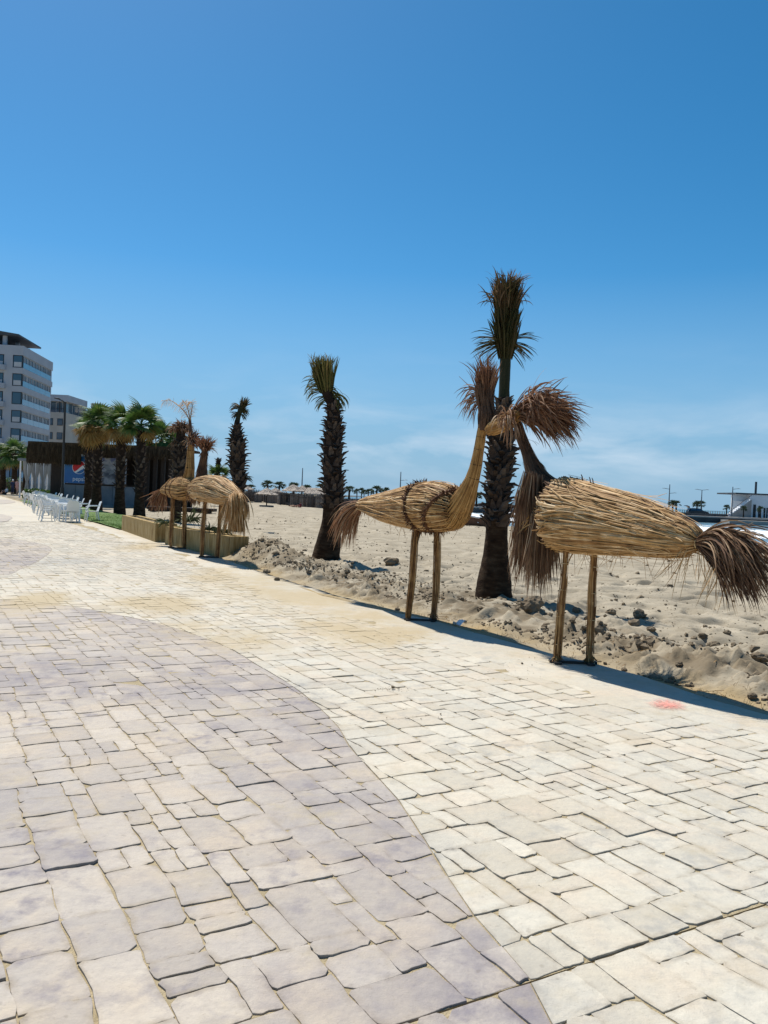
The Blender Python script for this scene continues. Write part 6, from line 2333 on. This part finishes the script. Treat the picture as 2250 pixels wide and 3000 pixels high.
M['boat'] = mat('boat_wood', [(.10, .045, .025), (.16, .08, .045)], .6, 3, 1)
b.build('hull', M['boat'], root)
for s_ in (0, n_ - 1):
    b = MB()
    b.tube([Vector(vs2[i * n_ + s_]) + Vector((0, 0, .03)) for i in range(k_ + 1)], .055, 6)
    b.build('gunwale', M['white'], root)
for x in (-.7, .3):
    part('thwart', (x - .12, x + .12, -.5, .5, .55, .60), M['white'], root)

# ------------------------------------------------------------------ clods, rubble and litter on the sand
M['clod_big'] = mat('clod_big', [(.115, .088, .060), (.185, .148, .103), (.26, .215, .155)], .97, 5, .8, 1, 40, .05)
M['clod'] = mat('clod', [(.095, .072, .047), (.18, .142, .097), (.28, .226, .16)], .97, 8, .6, 1, 50, .05)
def clod_mesh(seed, sub):
    import bmesh
    from mathutils import noise as mnoise
    bm = bmesh.new()
    bmesh.ops.create_icosphere(bm, subdivisions=sub, radius=1)
    r_ = random.Random(seed)
    ph = [Vector((r_.gauss(0, 1), r_.gauss(0, 1), r_.gauss(0, 1))).normalized() for _ in range(9)]
    for v in bm.verts:
        s_ = 1 + sum(.16 * max(0, v.co.dot(p)) ** 3 * r2 for p, r2 in zip(ph, (1, -1, 1.4, -.8, 1, 1, -1.2, .8, .6)))
        if sub > 1:
            q_ = v.co * 2.2 + Vector((seed, 0, 0))
            s_ += .30 * mnoise.noise(q_) + .22 * mnoise.noise(q_ * 2.3) + .16 * mnoise.noise(q_ * 5)
            v.co = v.co * s_
        else:
            v.co = v.co * s_ * r_.uniform(.74, 1.2)
    vs2 = [v.co.copy() for v in bm.verts]
    fs2 = [tuple(v.index for v in f.verts) for f in bm.faces]
    bm.free()
    return vs2, fs2
CL = [clod_mesh(100 + i, 1) for i in range(8)]
CB = [clod_mesh(200 + i, 3) for i in range(6)]
b = MB()
cnt = 0
cu, cvv = [], []
while cnt < 12000:
    u_ = -3.5 + 28 * rnd.random() ** 1.7
    v_ = .28 + abs(rnd.gauss(0, .85)) + (rnd.random() < .25) * rnd.uniform(0, 5)
    dn = float(fbm(np.array([u_ * 1.3]), np.array([v_ * 1.3]), 41, 3)[0])
    if dn < .44 + .08 * rnd.random() or v_ > 7:
        continue
    cu.append(u_)
    cvv.append(v_)
    cnt += 1
for _ in range(1500):                                            # looser lumps on the bank by the planters
    cu.append(rnd.uniform(6.5, 16.5))
    cvv.append(.25 + abs(rnd.gauss(0, 1.1)))
for _ in range(3600):                                            # scattered bits far out on the flat sand
    cu.append(-4 + 48 * rnd.random() ** 1.3)
    cvv.append(2.2 + 24 * rnd.random() ** 1.5)
zz = beach_z(np.array(cu), np.array(cvv))
for u_, v_, z_ in zip(cu, cvv, zz):
    s_ = .007 * math.exp(abs(rnd.gauss(0, .72))) * (1 if v_ < 2.2 else .8) * (1 + max(0, u_ - 6) * .015) * (1 + max(0, v_ - 3) * .04)
    s_ = min(s_, .06)
    p = ed(u_, v_, float(z_) + s_ * .12)
    vs2, fs2 = rnd.choice(CL)
    m_ = Matrix.Rotation(rnd.random() * 6.28, 3, 'Z') @ Matrix.Rotation(rnd.random() * 6.28, 3, 'X')
    sx, sy, sz = rnd.uniform(.8, 1.4), rnd.uniform(.8, 1.3), rnd.uniform(.6, 1.0)
    b.add([p + Vector(((m_ @ v).x * s_ * sx, (m_ @ v).y * s_ * sy, (m_ @ v).z * s_ * sz)) for v in vs2], fs2, rnd.random())
o = b.build('sand_rubble', M['clod'])
tag(o, kind='stuff')
BIG = [(1152, 1650, 19, 'large round sand clod on the beach left of the middle bird leg'), (812, 1692, 10, 'dark clod lying at the pavement edge below the shaggy palm'), (1018, 1688, 10, 'dark clod in front of the olive-crowned palm'), (780, 1670, 11, None), (1092, 1778, 10, None), (1165, 1775, 9, None), (1250, 1742, 9, None), (1558, 1805, 34, 'biggest dark clod right of the thickest palm base'), (1875, 1815, 20, 'clod at the tip of the long palm shadow'), (1795, 1865, 13, None), (1905, 1895, 12, None), (2225, 1950, 22, 'dark clod near the right edge on the flat sand'), (1850, 1870, 11, None), (2090, 1888, 16, None), (1990, 1945, 12, None), (2205, 2030, 14, None), (1688, 1790, 12, None), (1790, 1790, 14, None), (1905, 1845, 12, None), (2060, 1860, 13, None), (1600, 1845, 12, None), (1520, 1790, 14, None), (1405, 1800, 12, None), (2130, 1860, 10, None), (1965, 1716, 7, None), (2185, 1985, 10, None), (1740, 1880, 10, None), (1830, 1935, 9, None), (1350, 1765, 10, None), (1650, 1838, 10, None)]
for i, (px, py, r_, lab) in enumerate(BIG):
    p = gp(px, py, .06)
    p.z = beach_at(p)
    s_ = .85 * r_ * p.y / FPX
    vs2, fs2 = CB[i % 6]
    bb = MB()
    bb.add([Vector((v.x * s_ * 1.15, v.y * s_, v.z * s_ * .8 + s_ * .35)) for v in vs2], fs2, rnd.uniform(0, .6))
    o = bb.build('sand_clod', M['clod_big'], None, False, Matrix.Translation(p) @ Matrix.Rotation(rnd.random() * 6, 4, 'Z'))
    tag(o, lab or 'fist sized dark sand clod scattered among the rubble beside the pavement', 'sand clod', 'loose sand clods')
b = MB()
for _ in range(170):
    u_, v_ = -3 + 20 * rnd.random() ** 1.5, .05 + abs(rnd.gauss(0, .9))
    p = ed(u_, v_)
    p.z = beach_at(p) + .012
    d = Vector((rnd.gauss(0, 1), rnd.gauss(0, 1), rnd.gauss(0, .15))).normalized()
    L_ = rnd.uniform(.03, .16)
    b.tube([p - d * L_, p + d * L_], [.003, .002], 3, rnd.random(), False)
tag(b.build('straw_litter', M['reed']), kind='stuff')
b = MB()
for _ in range(420):
    u_, v_ = rnd.uniform(-3, 14), .12 + rnd.gauss(0, .14)
    p = ed(u_, v_)
    p.z = beach_at(p)
    spray(b, p, (rnd.gauss(0, .4), rnd.gauss(0, .4), 1), 4, rnd.uniform(.03, .07), .7, .0016, .5, .5, (0, 1), 4)
tag(b.build('dry_grass', M['reed_gold']), kind='stuff')
# crumbs on the pavement
b = MB()
for px, py, n_, sx, sy in ((1140, 2018, 26, 28, 4), (1530, 1942, 22, 50, 18), (1245, 2100, 14, 50, 6), (1480, 1970, 12, 60, 16)):
    for _ in range(n_):
        p = gp(px + rnd.gauss(0, sx), py + rnd.gauss(0, sy), .014)
        s_ = .0022 * math.exp(abs(rnd.gauss(0, .55)))
        vs2, fs2 = rnd.choice(CL)
        b.add([p + Vector((v.x * s_, v.y * s_, v.z * s_ * .7 + s_ * .3)) for v in vs2], fs2, rnd.random())
tag(b.build('sand_crumbs', M['clod']), kind='stuff')
b = MB()
p = gp(1347, 1824, .05)
p.z = max(beach_at(p), .0) + .04
vs2, fs2 = [], []
for i in range(7):
    for j in range(5):
        x, y = (i / 6 - .5) * .17, (j / 4 - .5) * .11
        vs2.append(p + Vector((x, y, .03 * math.sin(x * 40 + y * 25) + .01 * rnd.random() + .12 * x)))
for i in range(6):
    for j in range(4):
        q_ = i * 5 + j
        fs2.append((q_, q_ + 5, q_ + 6, q_ + 1))
b.add(vs2, fs2)
tag(b.build('paper_scrap', M['white']), 'crumpled scrap of white paper on the sand behind the base plate', 'litter')
# drooping foreground: nothing else
